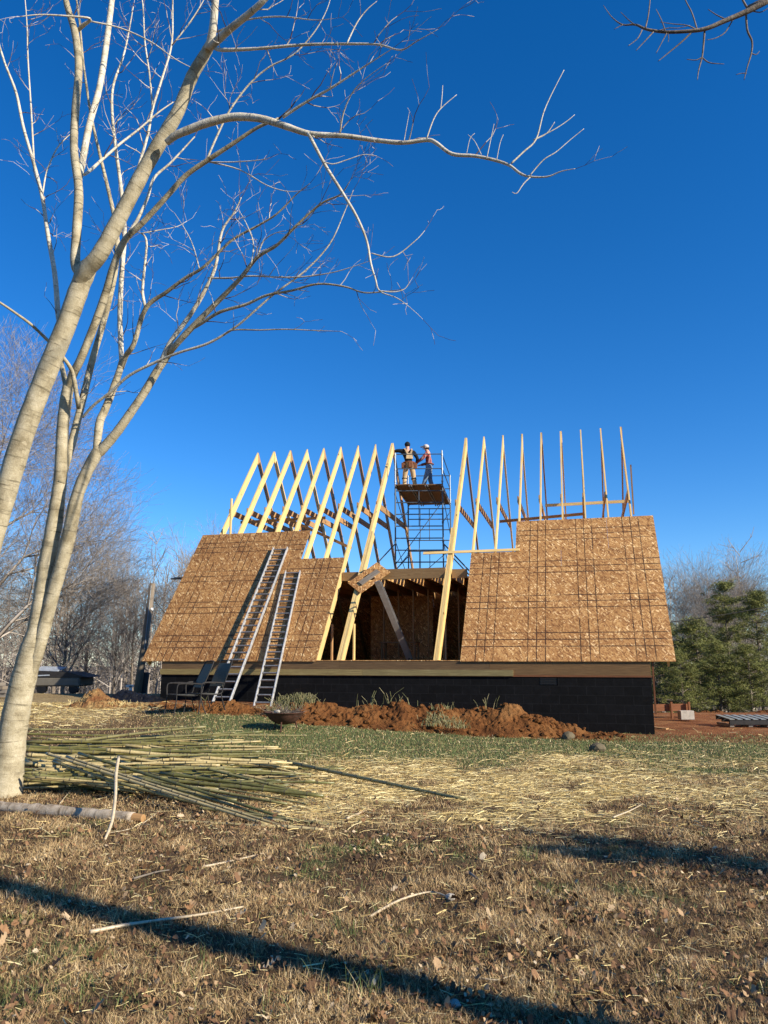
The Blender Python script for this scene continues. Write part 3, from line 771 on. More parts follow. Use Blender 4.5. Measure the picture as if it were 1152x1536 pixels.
for px, ws in (([(767, 245), (785, 228), (804, 209), (815, 170), (827, 142), (846, 105)], [3.4, 3, 2.6, 1.8, 1.2]), ([(804, 209), (820, 200), (832, 183)], [2, 1]),
               ([(800, 210), (830, 195), (850, 182), (862, 172)], [2, 1.6, 1]), ([(795, 263), (815, 240), (834, 228), (855, 210), (876, 193)], [2.2, 1.6, 1]),
               ([(795, 266), (785, 276), (775, 290), (768, 288)], [2.2, 1]), ([(640, 208), (650, 180), (661, 163), (685, 142)], [2.4, 2, 1]), ([(661, 163), (663, 145), (664, 128)], [1.6, 1]),
               ([(730, 238), (737, 205), (741, 186)], [1.5, 1]), ([(745, 240), (750, 215), (755, 202)], [1.3, 1]), ([(700, 230), (705, 208), (712, 200)], [1.3, .8]), ([(722, 232), (712, 212), (702, 202)], [1.4, .8]), ([(606, 212), (610, 190), (614, 168)], [1.4, .8])):
    limb(TA, tA, px, ws, 7.1, 'limb' if ws[0] > 3 else 'twig', 5, 0)
limb(TA, tA, [(462, 200), (466, 207), (488, 248), (513, 288), (535, 325), (550, 361), (556, 394), (563, 418), (570, 437), (597, 448), (623, 468)],
     [4, 6, 5.5, 5, 4.6, 4, 3.6, 3, 2.4, 1.6, .8], (7.6, 6.9), n=8, dens=.35, tl=.5, lev=1)
limb(TA, tA, [(557, 380), (590, 385), (623, 361), (637, 346)], [2.4, 2.2, 1.6, .9], 6.95, n=5, dens=.6, tl=.4, lev=1)
limb(TA, tA, [(568, 436), (590, 438), (606, 434), (614, 424)], [2.2, 1.8, .9], 6.9, n=5, dens=.3, tl=.3, lev=1)
limb(TA, tA, [(486, 243), (500, 246), (520, 240), (545, 232), (565, 234)], [2.2, 1.8, 1.5, .9], 7.4, n=5, dens=.3, tl=.3, lev=1)
limb(TA, tA, [(322, 72), (335, 75), (386, 73), (459, 67), (524, 66), (568, 67), (601, 75), (625, 62), (657, 44)], [6, 6.5, 5, 4.5, 4, 3.4, 2.6, 1.8, .8], (7.9, 7.0), n=8, dens=.55, tl=.8)
limb(TA, tA, [(424, 176), (459, 153), (495, 133), (532, 109), (568, 86), (590, 72)], [5, 4.6, 4, 3, 1.8, .9], (7.7, 7.2), n=7, dens=1.0, tl=.75)
limb(TA, tA, [(510, 200), (515, 170), (528, 140), (548, 118), (580, 95)], [3, 2.6, 2, 1.5, .8], (7.5, 7.0), n=6, dens=.6, tl=.6)
limb(TA, tA, [(310, 240), (325, 205), (345, 165), (375, 125), (405, 100), (440, 82), (470, 50), (490, 15), (500, -20)], [4, 3.8, 3.4, 3, 2.8, 2.4, 2, 1.6, 1], (8.6, 8.0), n=6, dens=.6, tl=.8)
limb(TA, tA, [(325, 48), (370, 30), (420, 25), (470, 30), (500, 28)], [3.6, 3, 2.6, 1.8, .9], (7.9, 7.3), n=6, dens=.7, tl=.8)
limb(TA, tA, [(520, 66), (535, 35), (550, 15), (565, 2)], [2.8, 2.2, 1.6, .9], 7.3, n=6, dens=.7, tl=.6)
finish_twigs(TA, tA)
# tree B : the main one, its butt in view
pb = P(8, 1198, 9.75); pb.z = gz(pb.x, pb.y)
TB = empty('bare_tree', pb, 'pale smooth barked bare tree at left, butt beside the bamboo pile, forking twice', 'tree')
tB = Twigs()
def LB(px, ws, Ys, **k): return limb(TB, tB, px, ws, Ys, **k)
base_ = P(4, 1200, 9.75)
LB([(-1, 1228), (5, 1199), (12, 1155), (19, 1100), (28, 1050), (41, 997), (50, 965), (54, 945)], [92, 62, 50, 45, 42, 40, 36, 27], (9.75, 9.6), name='trunk', n=16, dens=0)
LB([(47, 985), (55, 940), (62, 900), (69, 851), (76, 815), (82, 782), (87, 745), (91, 712), (94, 643), (99, 600), (103, 578)], [30, 28, 28, 27.5, 27, 26, 23, 21.5, 20, 19.5, 18], (9.62, 9.5), n=12, dens=0)
LB([(47, 1015), (55, 985), (66, 943), (77, 900), (88, 860), (98, 825), (106, 790), (115, 747), (128, 712), (146, 678)], [8, 20, 22, 21.5, 22, 23, 23, 21, 20, 19.5], (9.62, 9.4), n=12, dens=0)
LB([(102, 585), (110, 560), (121, 539), (142, 487), (160, 435), (170, 400), (187, 361), (215, 333), (250, 295), (278, 264), (312, 240), (347, 217), (385, 192), (418, 178)], [14, 14.5, 14, 13, 12.5, 12, 11, 9.5, 9, 8.5, 8, 7, 5.5, 4.5], (9.5, 8.2), n=9, dens=.35, tl=.7)
LB([(101, 590), (95, 560), (92, 545), (90, 510), (88, 480)], [9, 9, 8.5, 8, 7], (9.5, 9.9), n=8, dens=0)
LB([(118, 612), (116, 598), (110, 565), (104, 549), (88, 528), (69, 508), (48, 488), (28, 473), (0, 454), (-40, 430)], [8, 8, 7.5, 7, 6, 5.5, 5, 4.5, 4, 3], (9.45, 8.6), n=8, dens=.2, tl=.6)
LB([(91, 725), (99, 695), (108, 665), (115, 636), (128, 584), (139, 539), (156, 480), (170, 421), (176, 375), (172, 330), (160, 275), (148, 225), (136, 170), (125, 94), (120, 40), (112, -20)], [13, 14, 13.5, 13, 12, 11, 10.5, 10, 9, 7, 6, 5, 4.5, 3.6, 3, 2], (9.5, 10.6), n=9, dens=.35, tl=.8)
LB([(144, 684), (149, 636), (156, 618), (163, 601), (177, 563), (184, 540)], [12, 14, 13.5, 13, 12, 11], (9.42, 9.5), n=10, dens=0)
LB([(183, 552), (181, 510), (180, 469), (183, 400), (187, 347), (181, 278), (174, 226), (168, 167), (170, 128), (184, 87), (191, 59), (200, 10)], [8.5, 9, 9, 8.5, 7.5, 6.5, 5.5, 5, 4, 3.4, 2.6, 1.4], (9.5, 10.2), n=8, dens=.5, tl=.8)
LB([(182, 552), (190, 532), (201, 515), (219, 462), (250, 438), (278, 417), (306, 400), (347, 361), (386, 339), (415, 321), (444, 292), (465, 275)], [9, 9, 8.5, 8, 6.5, 5.5, 5, 4.2, 3.6, 3, 2, 1], (9.5, 8.3), n=8, dens=.9, tl=.75)
LB([(219, 464), (214, 440), (216, 410), (220, 368), (216, 353), (206, 348)], [5, 5, 4.6, 4, 3, 1.5], (9.2, 9.5), n=7, dens=.5, tl=.5)
LB([(194, 350), (208, 326), (222, 295), (231, 267), (257, 243), (292, 205)], [6, 5.6, 5, 4.6, 3.6, 2], (9.1, 9.3), n=7, dens=.6, tl=.7)
LB([(205, 262), (208, 250), (222, 201), (229, 163), (243, 118), (257, 69), (259, 20), (258, -40)], [5, 5, 4.6, 4.2, 3.8, 3.2, 2.6, 1.8], (9.3, 9.8), n=7, dens=.8, tl=.9)
LB([(229, 163), (224, 110), (217, 60), (214, 5), (205, -50)], [3.6, 3.2, 2.8, 2.2, 1.4], (9.6, 10), n=6, dens=.8, tl=.8)
LB([(126, 262), (136, 255), (149, 243), (165, 229), (181, 215), (208, 194), (236, 170), (260, 153)], [5, 5.5, 5, 4.5, 4, 3.4, 2.6, 1.4], (8.9, 9.4), n=7, dens=1, tl=.7)
LB([(256, 70), (280, 40), (300, 10), (318, -25)], [2.6, 2.2, 1.8, 1.2], (9.8, 9.7), n=6, dens=.6, tl=.7)
LB([(136, 32), (180, 42), (225, 62), (262, 88), (288, 102)], [3, 2.6, 2.2, 1.8, 1], (9, 9.4), n=6, dens=.6, tl=.6)
LB([(144, 684), (156, 671), (174, 650), (194, 622), (215, 591), (236, 556), (250, 535), (258, 522)], [16, 16.5, 15.5, 14.5, 13.5, 13, 12.5, 11], (9.42, 9.2), n=10, dens=0)
LB([(236, 556), (243, 539), (257, 511), (285, 473), (306, 438), (323, 400), (333, 347), (351, 319), (362, 296)], [8, 8.5, 8.5, 8, 7, 5.6, 4, 3, 1.6], (9.25, 8.7), n=8, dens=.9, tl=.8)
LB([(254, 530), (264, 517), (292, 487), (330, 449), (361, 417), (386, 386), (415, 368), (444, 339), (481, 306), (510, 292), (524, 273)], [10.5, 10.5, 10, 8.5, 7.5, 6.2, 5.2, 4.6, 3.8, 2.6, 1.2], (9.2, 7.9), n=9, dens=.8, tl=.8)
LB([(290, 492), (302, 485), (330, 468), (368, 457), (400, 443), (437, 436), (477, 426), (517, 430), (546, 439), (580, 437), (605, 434)], [5.5, 5.8, 5.4, 4.8, 4.4, 4, 3.4, 3, 2.4, 1.8, .9], (9.0, 8.0), n=8, dens=.6, tl=.55, lev=1)
LB([(124, 626), (140, 608), (167, 587), (194, 563), (236, 542), (271, 528), (312, 515), (351, 492), (380, 468), (411, 441), (459, 405), (495, 365), (517, 317), (530, 285)], [4.5, 5, 5, 5, 4.8, 4.6, 4.4, 4, 3.8, 3.4, 3, 2.4, 1.8, 1], (9.45, 8.2), n=7, dens=.45, tl=.6, lev=1)
LB([(335, 503), (350, 495), (390, 495), (430, 494), (480, 496), (512, 497)], [2.6, 2.8, 2.4, 2, 1.5, .8], (8.7, 8.3), n=6, dens=.7, tl=.4, lev=1)
LB([(312, 417), (345, 417), (379, 414), (444, 416), (502, 408), (553, 392)], [3.2, 3.2, 2.8, 2.4, 1.8, .9], (8.95, 8.2), n=6, dens=1, tl=.5)
LB([(377, 396), (380, 365), (371, 339), (360, 318)], [2.6, 2.2, 1.6, .9], (8.4, 8.6), n=6, dens=1, tl=.6)
LB([(386, 386), (395, 362), (412, 350), (430, 346)], [3, 2.4, 1.6, .9], (8.4, 8.2), n=6, dens=1, tl=.5)
LB([(314, 243), (350, 243), (390, 240), (405, 236)], [2.4, 2, 1.5, .8], (8.5, 8.2), n=5, dens=.7, tl=.5, lev=1)
LB([(314, 243), (360, 255), (400, 278), (430, 287), (452, 286)], [2.6, 2.2, 1.8, 1.5, .8], (8.5, 8.2), n=5, dens=.7, tl=.5, lev=1)
LB([(300, 407), (290, 370), (278, 345), (262, 320)], [2.4, 1.8, 1.4, .8], (8.9, 9.1), n=5, dens=1.2, tl=.6)
LB([(212, 350), (240, 345), (265, 340), (280, 332)], [2.2, 1.8, 1.2, .8], (9, 9.2), n=5, dens=.8, tl=.5)
finish_twigs(TB, tB)
# tree C : stands off frame at right, throws the long shadow; one branch hangs into the top corner
pc = Vector((7.9, -.42, gz(7.9, -.42)))
TC = empty('bare_tree', pc, 'dark bare branch hanging into the top right corner from a tree out of view', 'tree')
tC = Twigs()
def wlimb(tree, tw, pts, rad, name='limb', n=8, dens=0, tl=.8, mat='bark_dark', lev=1):
    pts, rad = smooth_curve([Vector(p) for p in pts], rad); b = MB(); b.tube(pts, rad, n); b.build(name, M[mat], tree, smooth=True)
    for i in range(2, len(pts)):
        if rad[i] < .08 and random.random() < dens*(pts[i]-pts[i-1]).length:
            d = (pts[i]-pts[i-1]).normalized(); sd = Matrix.Rotation(random.uniform(0, 2*pi), 3, d) @ d.orthogonal().normalized()
            tw.twig(pts[i], d*.6+sd*.8, tl*random.uniform(.5, 1.2), .007, lev)
wlimb(TC, tC, [pc-Vector((0, 0, .3)), pc+Vector((0, 0, 2)), pc+Vector((-.08, .05, 4.5)), pc+Vector((.05, .05, 7.2)), pc+Vector((.0, .0, 10)), pc+Vector((.1, 0, 13))], [.20, .165, .155, .135, .10, .04], 'trunk', 12)
CB = [(1175, -10), (1152, 1), (1121, 17), (1088, 31), (1059, 43), (1031, 47), (998, 48), (970, 44), (953, 37), (934, 37), (918, 26), (905, 8)]
cpts = [P(u, v, 3.0+.012*i) for i, (u, v) in enumerate(CB)]; crad = [px2m(w_, 3.3) for w_ in (12, 10, 9, 7.5, 6.5, 5.5, 5, 4.2, 3.2, 2.2, 1.6, .8)]
wlimb(TC, tC, [(7.85, -.35, 4.45), (5.6, .9, 4.75), (3.3, 2.2, 4.75)]+cpts, [.06, .045, .028]+crad)
for px, ws in (([(1119, 17), (1121, 45), (1128, 62), (1127, 80), (1121, 100), (1116, 120)], [3.4, 3, 2.6, 2, 1]), ([(1127, 80), (1134, 82), (1139, 77)], [1.6, .9]), ([(1120, 110), (1112, 110), (1104, 112)], [1.4, .8]),
               ([(1057, 46), (1055, 70), (1053, 86), (1048, 105), (1046, 120)], [3, 2.6, 2, 1]), ([(1053, 86), (1044, 90), (1030, 89)], [2, .9]), ([(1053, 86), (1064, 94), (1086, 96)], [2.2, .9]),
               ([(1100, 28), (1088, 48), (1074, 57), (1060, 60)], [2, .9]), ([(1037, 49), (1020, 65), (1003, 79), (987, 92)], [2.6, 2, 1]), ([(1000, 50), (993, 63), (984, 80)], [1.8, .9]), ([(980, 48), (967, 62), (954, 76)], [2, .9]),
               ([(963, 45), (956, 58), (942, 69)], [2, .9]), ([(953, 38), (943, 30), (931, 18)], [1.8, .8]), ([(934, 37), (921, 44)], [1.5, .8]), ([(968, 42), (972, 25), (975, 0), (976, -20)], [2.2, 1.8, 1.2]),
               ([(1046, 46), (1038, 20), (1028, 0), (1020, -25)], [2.2, 1.8, 1.2]), ([(998, 47), (992, 30), (984, 14)], [1.8, .9]), ([(1122, 14), (1114, 0), (1106, -20)], [3.4, 3, 2]), ([(1046, 45), (1030, 38), (1010, 36), (990, 33)], [1.8, 1.4, .8]), ([(988, 46), (1003, 42), (1018, 42), (1035, 38)], [1.5, 1.2, .8]), ([(1002, 50), (1003, 58), (1002, 63)], [1.5, .8]), ([(1088, 29), (1074, 22), (1062, 14)], [2, .9]), ([(1130, 17), (1142, 18), (1155, 10)], [1.8, 1])):
    pts = [P(u, v, 3.06) for u, v in px]; rad = list(np.interp(np.linspace(0, 1, len(pts)), np.linspace(0, 1, len(ws)), [px2m(w_*1.15, 3.3) for w_ in ws]))
    wlimb(TC, tC, pts, rad, 'twig', 5)
for k in range(9):
    a = random.uniform(0, 2*pi); h = random.uniform(7.5, 11.5)
    p0 = pc+Vector((0, 0, h)); d = Vector((math.cos(a), math.sin(a), .7)).normalized(); L = random.uniform(1.6, 3)
    wlimb(TC, tC, [p0, p0+d*L*.5, p0+d*L+Vector((0, 0, .3))], [.05, .03, .012], 'limb', 6, .6)
if tC.A: finish_twigs(TC, tC, mat='bark_dark')
# ------------------------------------------------------------------ the trees behind
def grow(seed, H, spread, levels=6, r0=.16, up=.25, first=.25, nbr=3, low=False):
    R = random.Random(seed); A = []; B = []; ra = []; rb = []; lev_ = []
    def br(p, d, L, r, lev):
        n = 3 if lev > 2 else 2
        for i in range(n):
            d = (d + Vector((R.gauss(0, .12), R.gauss(0, .12), R.gauss(0, .10)+up*.16*(lev < levels)))).normalized()
            q = p + d*(L/n); r1 = r*(.88 if lev else .8)
            A.append(tuple(p)); B.append(tuple(q)); ra.append(r); rb.append(r1); lev_.append(lev); p = q; r = r1
            if lev > 0 and lev < levels and i < n-1:
                side(p, d, L, r, lev)
        if lev > 0:
            for k in range(nbr if lev > 1 else 2): side(p, d, L, r, lev, True)
    def side(p, d, L, r, lev, end=False):
        sd = Matrix.Rotation(R.uniform(0, 2*pi), 3, d) @ d.orthogonal().normalized()
        an = R.uniform(.35, .8) if end else R.uniform(.6, 1.0)
        br(p, (d*math.cos(an)+sd*math.sin(an)*spread).normalized(), L*R.uniform(.62, .86), max(.0045, r*R.uniform(.5, .7)), lev-1)
    # trunk with limbs starting at 'first'
    p = Vector((0, 0, -.3)); d = Vector((R.gauss(0, .03), R.gauss(0, .03), 1)).normalized(); n = 9; r = r0
    for i in range(n):
        d = (d+Vector((R.gauss(0, .05), R.gauss(0, .05), .05))).normalized(); q = p+d*(H*.72/n); r1 = r0*(1-.72*(i+1)/n)
        A.append(tuple(p)); B.append(tuple(q)); ra.append(r); rb.append(r1); lev_.append(9); p = q; r = r1
        if (i+1)/n >= first:
            for k in range(2 if low else 1 + (i % 2)):
                sd = Matrix.Rotation(R.uniform(0, 2*pi), 3, d) @ d.orthogonal().normalized()
                an = R.uniform(.7, 1.1)*spread
                br(p, (d*math.cos(an)+sd*math.sin(an)).normalized(), H*.24*R.uniform(.7, 1.1), r*.6, levels-1)
    br(p, d, H*.14, r*.5, levels-1)
    return np.array(A), np.array(B), np.array(ra), np.array(rb), np.array(lev_)
TV = []
for k, (H, sp, lv, r0, first, low) in enumerate(((9, .9, 5, .15, .3, False), (10, .7, 5, .14, .4, False), (12.5, 1.0, 6, .26, .12, True), (8, .8, 5, .12, .2, True))):
    A, B, ra, rb, lv_ = grow(40+k, H, sp, lv, r0, .3, first, 3 if k != 2 else 3, low)
    big = lv_ == 9
    if k == 2: print('big tree segs', len(A))
    TV.append((segs_mesh('trunk', A[big], B[big], ra[big], rb[big], M['bark_dark'], 7), segs_mesh('crown', A[~big], B[~big], np.maximum(ra[~big], .0042), np.maximum(rb[~big], .0042), M['twig_far'], 3)))
def far_tree(kind, x, y, sc, rz, label, group=None, cat='tree', name='bare_tree', z=None):
    e = empty(name, Vector((x, y, gz(x, y) if z is None else z)), label, cat, group)
    e.rotation_euler = (0, 0, rz); e.scale = (sc, sc, sc)
    for nm, me in zip(('trunk', 'crown'), TV[kind] if name == 'bare_tree' else PV[kind]):
        o = bpy.data.objects.new(nm, me); COL.objects.link(o); o.parent = e
    return e
far_tree(2, -14.4, 27.5, .80, 2.0, 'largest spreading bare tree behind at the left edge, reaching up behind the pale trunks')
far_tree(3, -12.2, 30, .72, 4.4, 'bushy bare tree between the big spreading tree and the utility pole')
G1 = 'bare woods trees behind the left yard'
L1 = 'thin grey bare tree in the row of woods behind the left yard'
for k in range(11):
    x = -23 + k*1.5 + random.uniform(-.5, .5); y = 36+random.uniform(0, 9)
    far_tree(random.choice((0, 1, 3)), x*y/36, y, random.uniform(.62, .86)*(y/40), random.uniform(0, 6), L1, G1)
G2 = 'bare trees behind the right yard'
for (u, Y, s) in ((1085, 46, .80), (1052, 44, .62), (1115, 47, .66), (1018, 44, .50), (1150, 45, .50), (985, 42, .42), (1068, 50, .78), (1095, 48, .84), (1078, 45, .70), (1060, 47, .72)):
    p = P(u, 1060, Y); k = 1 if s > .64 else 0
    lab = 'tallest bare tree rising behind the pines at right' if s == .80 else 'thin bare tree among the pines at right'
    far_tree(k, p.x, Y, s, random.uniform(0, 6), lab, None if s == .80 else G2)
# pines
def pine(seed, H, W, n=60):
    R = random.Random(seed); A = []; B = []; ra = []; rb = []; T = []
    for i in range(10):
        A.append((0, 0, H*i/10-.2)); B.append((R.gauss(0, .01), 0, H*(i+1)/10-.2)); ra.append(.11*(1-i/10)+.01); rb.append(.11*(1-(i+1)/10)+.01)
    nt_ = 10
    for k in range(n):
        f = R.uniform(.06, .98); z = H*f; a = R.uniform(0, 2*pi); L = W*(1-f**1.6)*R.uniform(.45, 1.1)+.2
        d = Vector((math.cos(a), math.sin(a), R.uniform(-.05, .35))).normalized(); p = Vector((0, 0, z)); m = 5
        for j in range(m):
            d = (d+Vector((R.gauss(0, .12), R.gauss(0, .12), .03))).normalized(); q = p+d*L/m
            A.append(tuple(p)); B.append(tuple(q)); ra.append(.022*(1-j/m)+.006); rb.append(.022*(1-(j+1)/m)+.006); p = q
            if j >= 1:
                for c in range(R.randint(1, 3)):
                    T.append((p.x+R.gauss(0, .18), p.y+R.gauss(0, .18), p.z+R.gauss(0, .09)+.05, R.uniform(.12, .27)))
    T = np.array(T); rg = np.random.default_rng(seed)
    q = 46; C = np.repeat(T[:, :3], q, 0); S = np.repeat(T[:, 3], q)
    off = rg.normal(0, 1, (len(C), 3)); off /= np.linalg.norm(off, axis=1, keepdims=True); off[:, 2] *= .55
    c0 = C + off*(S*rg.random(len(C))**.6)[:, None]
    dr = off + rg.normal(0, .5, off.shape); dr /= np.linalg.norm(dr, axis=1, keepdims=True)
    sd = np.cross(dr, rg.normal(0, 1, dr.shape)); sd /= np.linalg.norm(sd, axis=1, keepdims=True)
    ln = rg.uniform(.07, .15, len(C))[:, None]; wd = rg.uniform(.008, .016, len(C))[:, None]
    V = np.stack([c0-sd*wd, c0+sd*wd, c0+dr*ln], 1).reshape(-1, 3)
    rn = np.repeat(np.clip(np.repeat(rg.random(len(T)), q)*.6+rg.random(len(C))*.4, 0, 1), 3)
    cm = npmesh('crown', V, np.arange(len(V)).reshape(-1, 3), 3, M['needles'], rn)
    tm = segs_mesh('trunk', np.array(A), np.array(B), np.array(ra), np.array(rb), M['bark_dark'], 5)
    return tm, cm
PV = [pine(3, 6.0, 2.3, 80), pine(4, 7.0, 2.0, 80), pine(9, 4.6, 2.4, 75)]
for j, (u, Y, k, s, lab) in enumerate(((1012, 40, 2, 1.0, 'round yellow green pine just right of the house corner'), (1052, 37, 2, .98, 'broad low pine in the middle of the pines at right'),
        (1100, 40, 1, .98, 'tall dark open pine standing out above the others at right'), (1146, 38, 0, 1.0, 'pine with spreading boughs cut by the right edge'), (1082, 35, 2, .72, 'small pine in front of the tall dark pine'),
        (1025, 34, 2, .62, 'small low pine above the batter boards'), (1128, 34.5, 2, .7, 'low pine behind the blue grey pallet'), (985, 37, 0, .80, 'pine half hidden behind the right gable of the house'))):
    p = P(u, 1060, Y); far_tree(k, p.x, Y, s, j*1.3, lab, None, 'pine', 'pine_tree')
# far woods that read as one mass
A = []; B = []; ra = []; rb = []
rg = np.random.default_rng(5)
def woods(n, ang0, ang1, d0, d1, h0, h1):
    for k in range(n):
        a = rg.uniform(ang0, ang1); d = rg.uniform(d0, d1); x, y = math.sin(a)*d, math.cos(a)*d; z = gz(x, y); h = rg.uniform(h0, h1)
        A.append((x, y, z-.5)); B.append((x+rg.normal(0, .3), y, z+h)); ra.append(.11); rb.append(.02)
        for j in range(16):
            f = rg.uniform(.2, 1); l = h*.3*(1.15-f)+.8; aa = rg.uniform(0, 6.28); el = rg.uniform(.3, 1.1)
            e = np.array([math.cos(aa)*math.cos(el), math.sin(aa)*math.cos(el), math.sin(el)])*l; b0_ = np.array([x, y, z+h*f])
            A.append(tuple(b0_)); B.append(tuple(b0_+e)); ra.append(.035); rb.append(.012)
            for m in range(4):
                c0 = b0_+e*rg.uniform(.3, 1); e2 = e*.4+rg.normal(0, .3, 3)*l*.5
                A.append(tuple(c0)); B.append(tuple(c0+e2)); ra.append(.02); rb.append(.01)
woods(330, -.75, -.16, 60, 110, 8, 13.5); woods(160, .24, .75, 52, 90, 6, 10.5); woods(150, -.16, .24, 60, 95, 6, 9)
me = segs_mesh('far_woods', A, B, ra, rb, M['twig_far']); o = bpy.data.objects.new('far_woods', me); COL.objects.link(o)
tag(o, 'hazy grey brown line of distant bare woods behind the yard', 'woods', kind='stuff')
# ------------------------------------------------------------------ vegetation on the ground (numpy blades)
def scatter(n, u0, u1, Y0, Y1, pw=1.0):
    """random ground points inside the view wedge, density falling with distance"""
    f = rng.random(n)**pw; y = Y0*(Y1/Y0)**f if pw == 1.0 else Y0+(Y1-Y0)*f
    a0, a1 = (u0-576)/F/1.0, (u1-576)/F/1.0
    x = y*(a0+(a1-a0)*rng.random(n)); return x, y
def blades(name, x, y, h, w, lean, col, mat, label, curl=.5, flat=0.0):
    n = len(x); z = terrain(x, y)
    a = rng.random(n)*2*pi; ln = np.abs(rng.normal(lean, .25, n))
    d = np.stack([np.cos(a)*np.sin(ln), np.sin(a)*np.sin(ln), np.cos(ln)], 1)
    a2 = a + rng.normal(0, .5, n); l2 = ln*(1+curl)+rng.normal(0, .15, n)
    d2 = np.stack([np.cos(a2)*np.sin(l2), np.sin(a2)*np.sin(l2), np.cos(l2)], 1)
    sa = rng.random(n)*2*pi; s = np.stack([np.cos(sa), np.sin(sa), np.zeros(n)], 1)
    h = h*rng.uniform(.5, 1.3, n); w = w*rng.uniform(.7, 1.3, n)
    p = np.stack([x, y, z-.004+flat*rng.random(n)], 1); m = p+d*(h*.5)[:, None]; t = m+d2*(h*.5)[:, None]
    V = np.stack([p-s*(w/2)[:, None], p+s*(w/2)[:, None], m-s*(w*.4)[:, None], m+s*(w*.4)[:, None], t], 1).reshape(-1, 3)
    b = (np.arange(n)*5)[:, None]
    F3 = np.stack([b+[0, 1, 3], b+[0, 3, 2], b+[2, 3, 4]], 1).reshape(-1, 3)
    me = npmesh(name, V, F3, 3, M[mat], np.repeat(np.clip(col, 0, 1), 5))
    o = bpy.data.objects.new(name, me); COL.objects.link(o); tag(o, label, 'grass', kind='stuff'); return o
U0, U1 = -300, 1640
# dormant turf, near
x, y = scatter(640000, U0, U1, 3.1, 12.5)
g, st, c, f = zones(x, y); keep = rng.random(len(x)) > np.maximum(g, st*.6)*.8
clump = fbm(x*5, y*5, 3, 3); keep &= rng.random(len(x)) < .25+1.8*np.clip(clump-.28, 0, 1)
x, y, clump = x[keep], y[keep], clump[keep]
blades('dormant_grass', x, y, .052*(.5+clump*1.2), .0015+.00036*y, .68, rng.normal(.44, .2, len(x))+(clump-.5)*.8, 'grass_dry', 'short tan dormant turf across the foreground lawn', .7)
# green blades
x, y = scatter(390000, U0, U1, 3.1, 18.3)
g, st, c, f = zones(x, y); keep = rng.random(len(x)) < np.maximum(g, .05)*1.0
x, y = x[keep], y[keep]
blades('green_grass', x, y, .05+.0*x, .0018+.00042*y, .5, rng.normal(.45, .25, len(x)), 'grass_green', 'patchy green grass band across the lawn before the house', .6)
x, y = scatter(105000, U0, U1, 12, 19)
g, st, c, f = zones(x, y); keep = rng.random(len(x)) > c; x, y = x[keep], y[keep]
dg = blades('dormant_grass', x, y, .05+.0*x, .0018+.00042*y, .8, rng.normal(.5, .25, len(x)), 'grass_dry', 'tan dry grass mixed through the far green lawn', .6)
# straw
def strawx(n, u0, u1, Y0, Y1, thr, L, zup, label, fn=None):
    x, y = scatter(n, u0, u1, Y0, Y1); g, st, c, f = zones(x, y); k = rng.random(n) < (st*thr+ (0.03 if fn is None else fn(x, y)))
    x, y = x[k], y[k]; n = len(x); z = terrain(x, y)+rng.uniform(.004, zup, n)
    a = rng.normal(0, .75, n); l = L*rng.uniform(.3, 1.6, n); w = rng.uniform(.0012, .0028, n)+.0002*y
    d = np.stack([np.cos(a), np.sin(a), rng.normal(0, .13, n)], 1); s = np.stack([-np.sin(a), np.cos(a), rng.normal(0, .6, n)], 1)
    p = np.stack([x, y, z], 1); bend = rng.normal(0, .04, (n, 1))*s*l[:, None]; bend[:, 2] = np.abs(bend[:, 2])
    V = np.stack([p-d*l[:, None]/2-s*w[:, None]/2, p-d*l[:, None]/2+s*w[:, None]/2, p+bend-s*w[:, None]/2, p+bend+s*w[:, None]/2, p+d*l[:, None]/2-s*w[:, None]/2, p+d*l[:, None]/2+s*w[:, None]/2], 1).reshape(-1, 3)
    b = (np.arange(n)*6)[:, None]; Fq = np.stack([b+[0, 1, 3, 2], b+[2, 3, 5, 4]], 1).reshape(-1, 4)
    me = npmesh('straw', V, Fq, 4, M['straw'], np.repeat(rng.random(n), 6))
    o = bpy.data.objects.new('straw', me); COL.objects.link(o); tag(o, label, 'straw', kind='stuff')
strawx(195000, U0, U1, 7.3, 19, 1.0, .13, .035, 'bright yellow loose straw strewn over the middle of the lawn')
strawx(13500, U0, U1, 3.1, 8.2, .0, .075, .03, 'scattered bits of dry straw in the foreground turf', lambda x, y: .5+0*x)
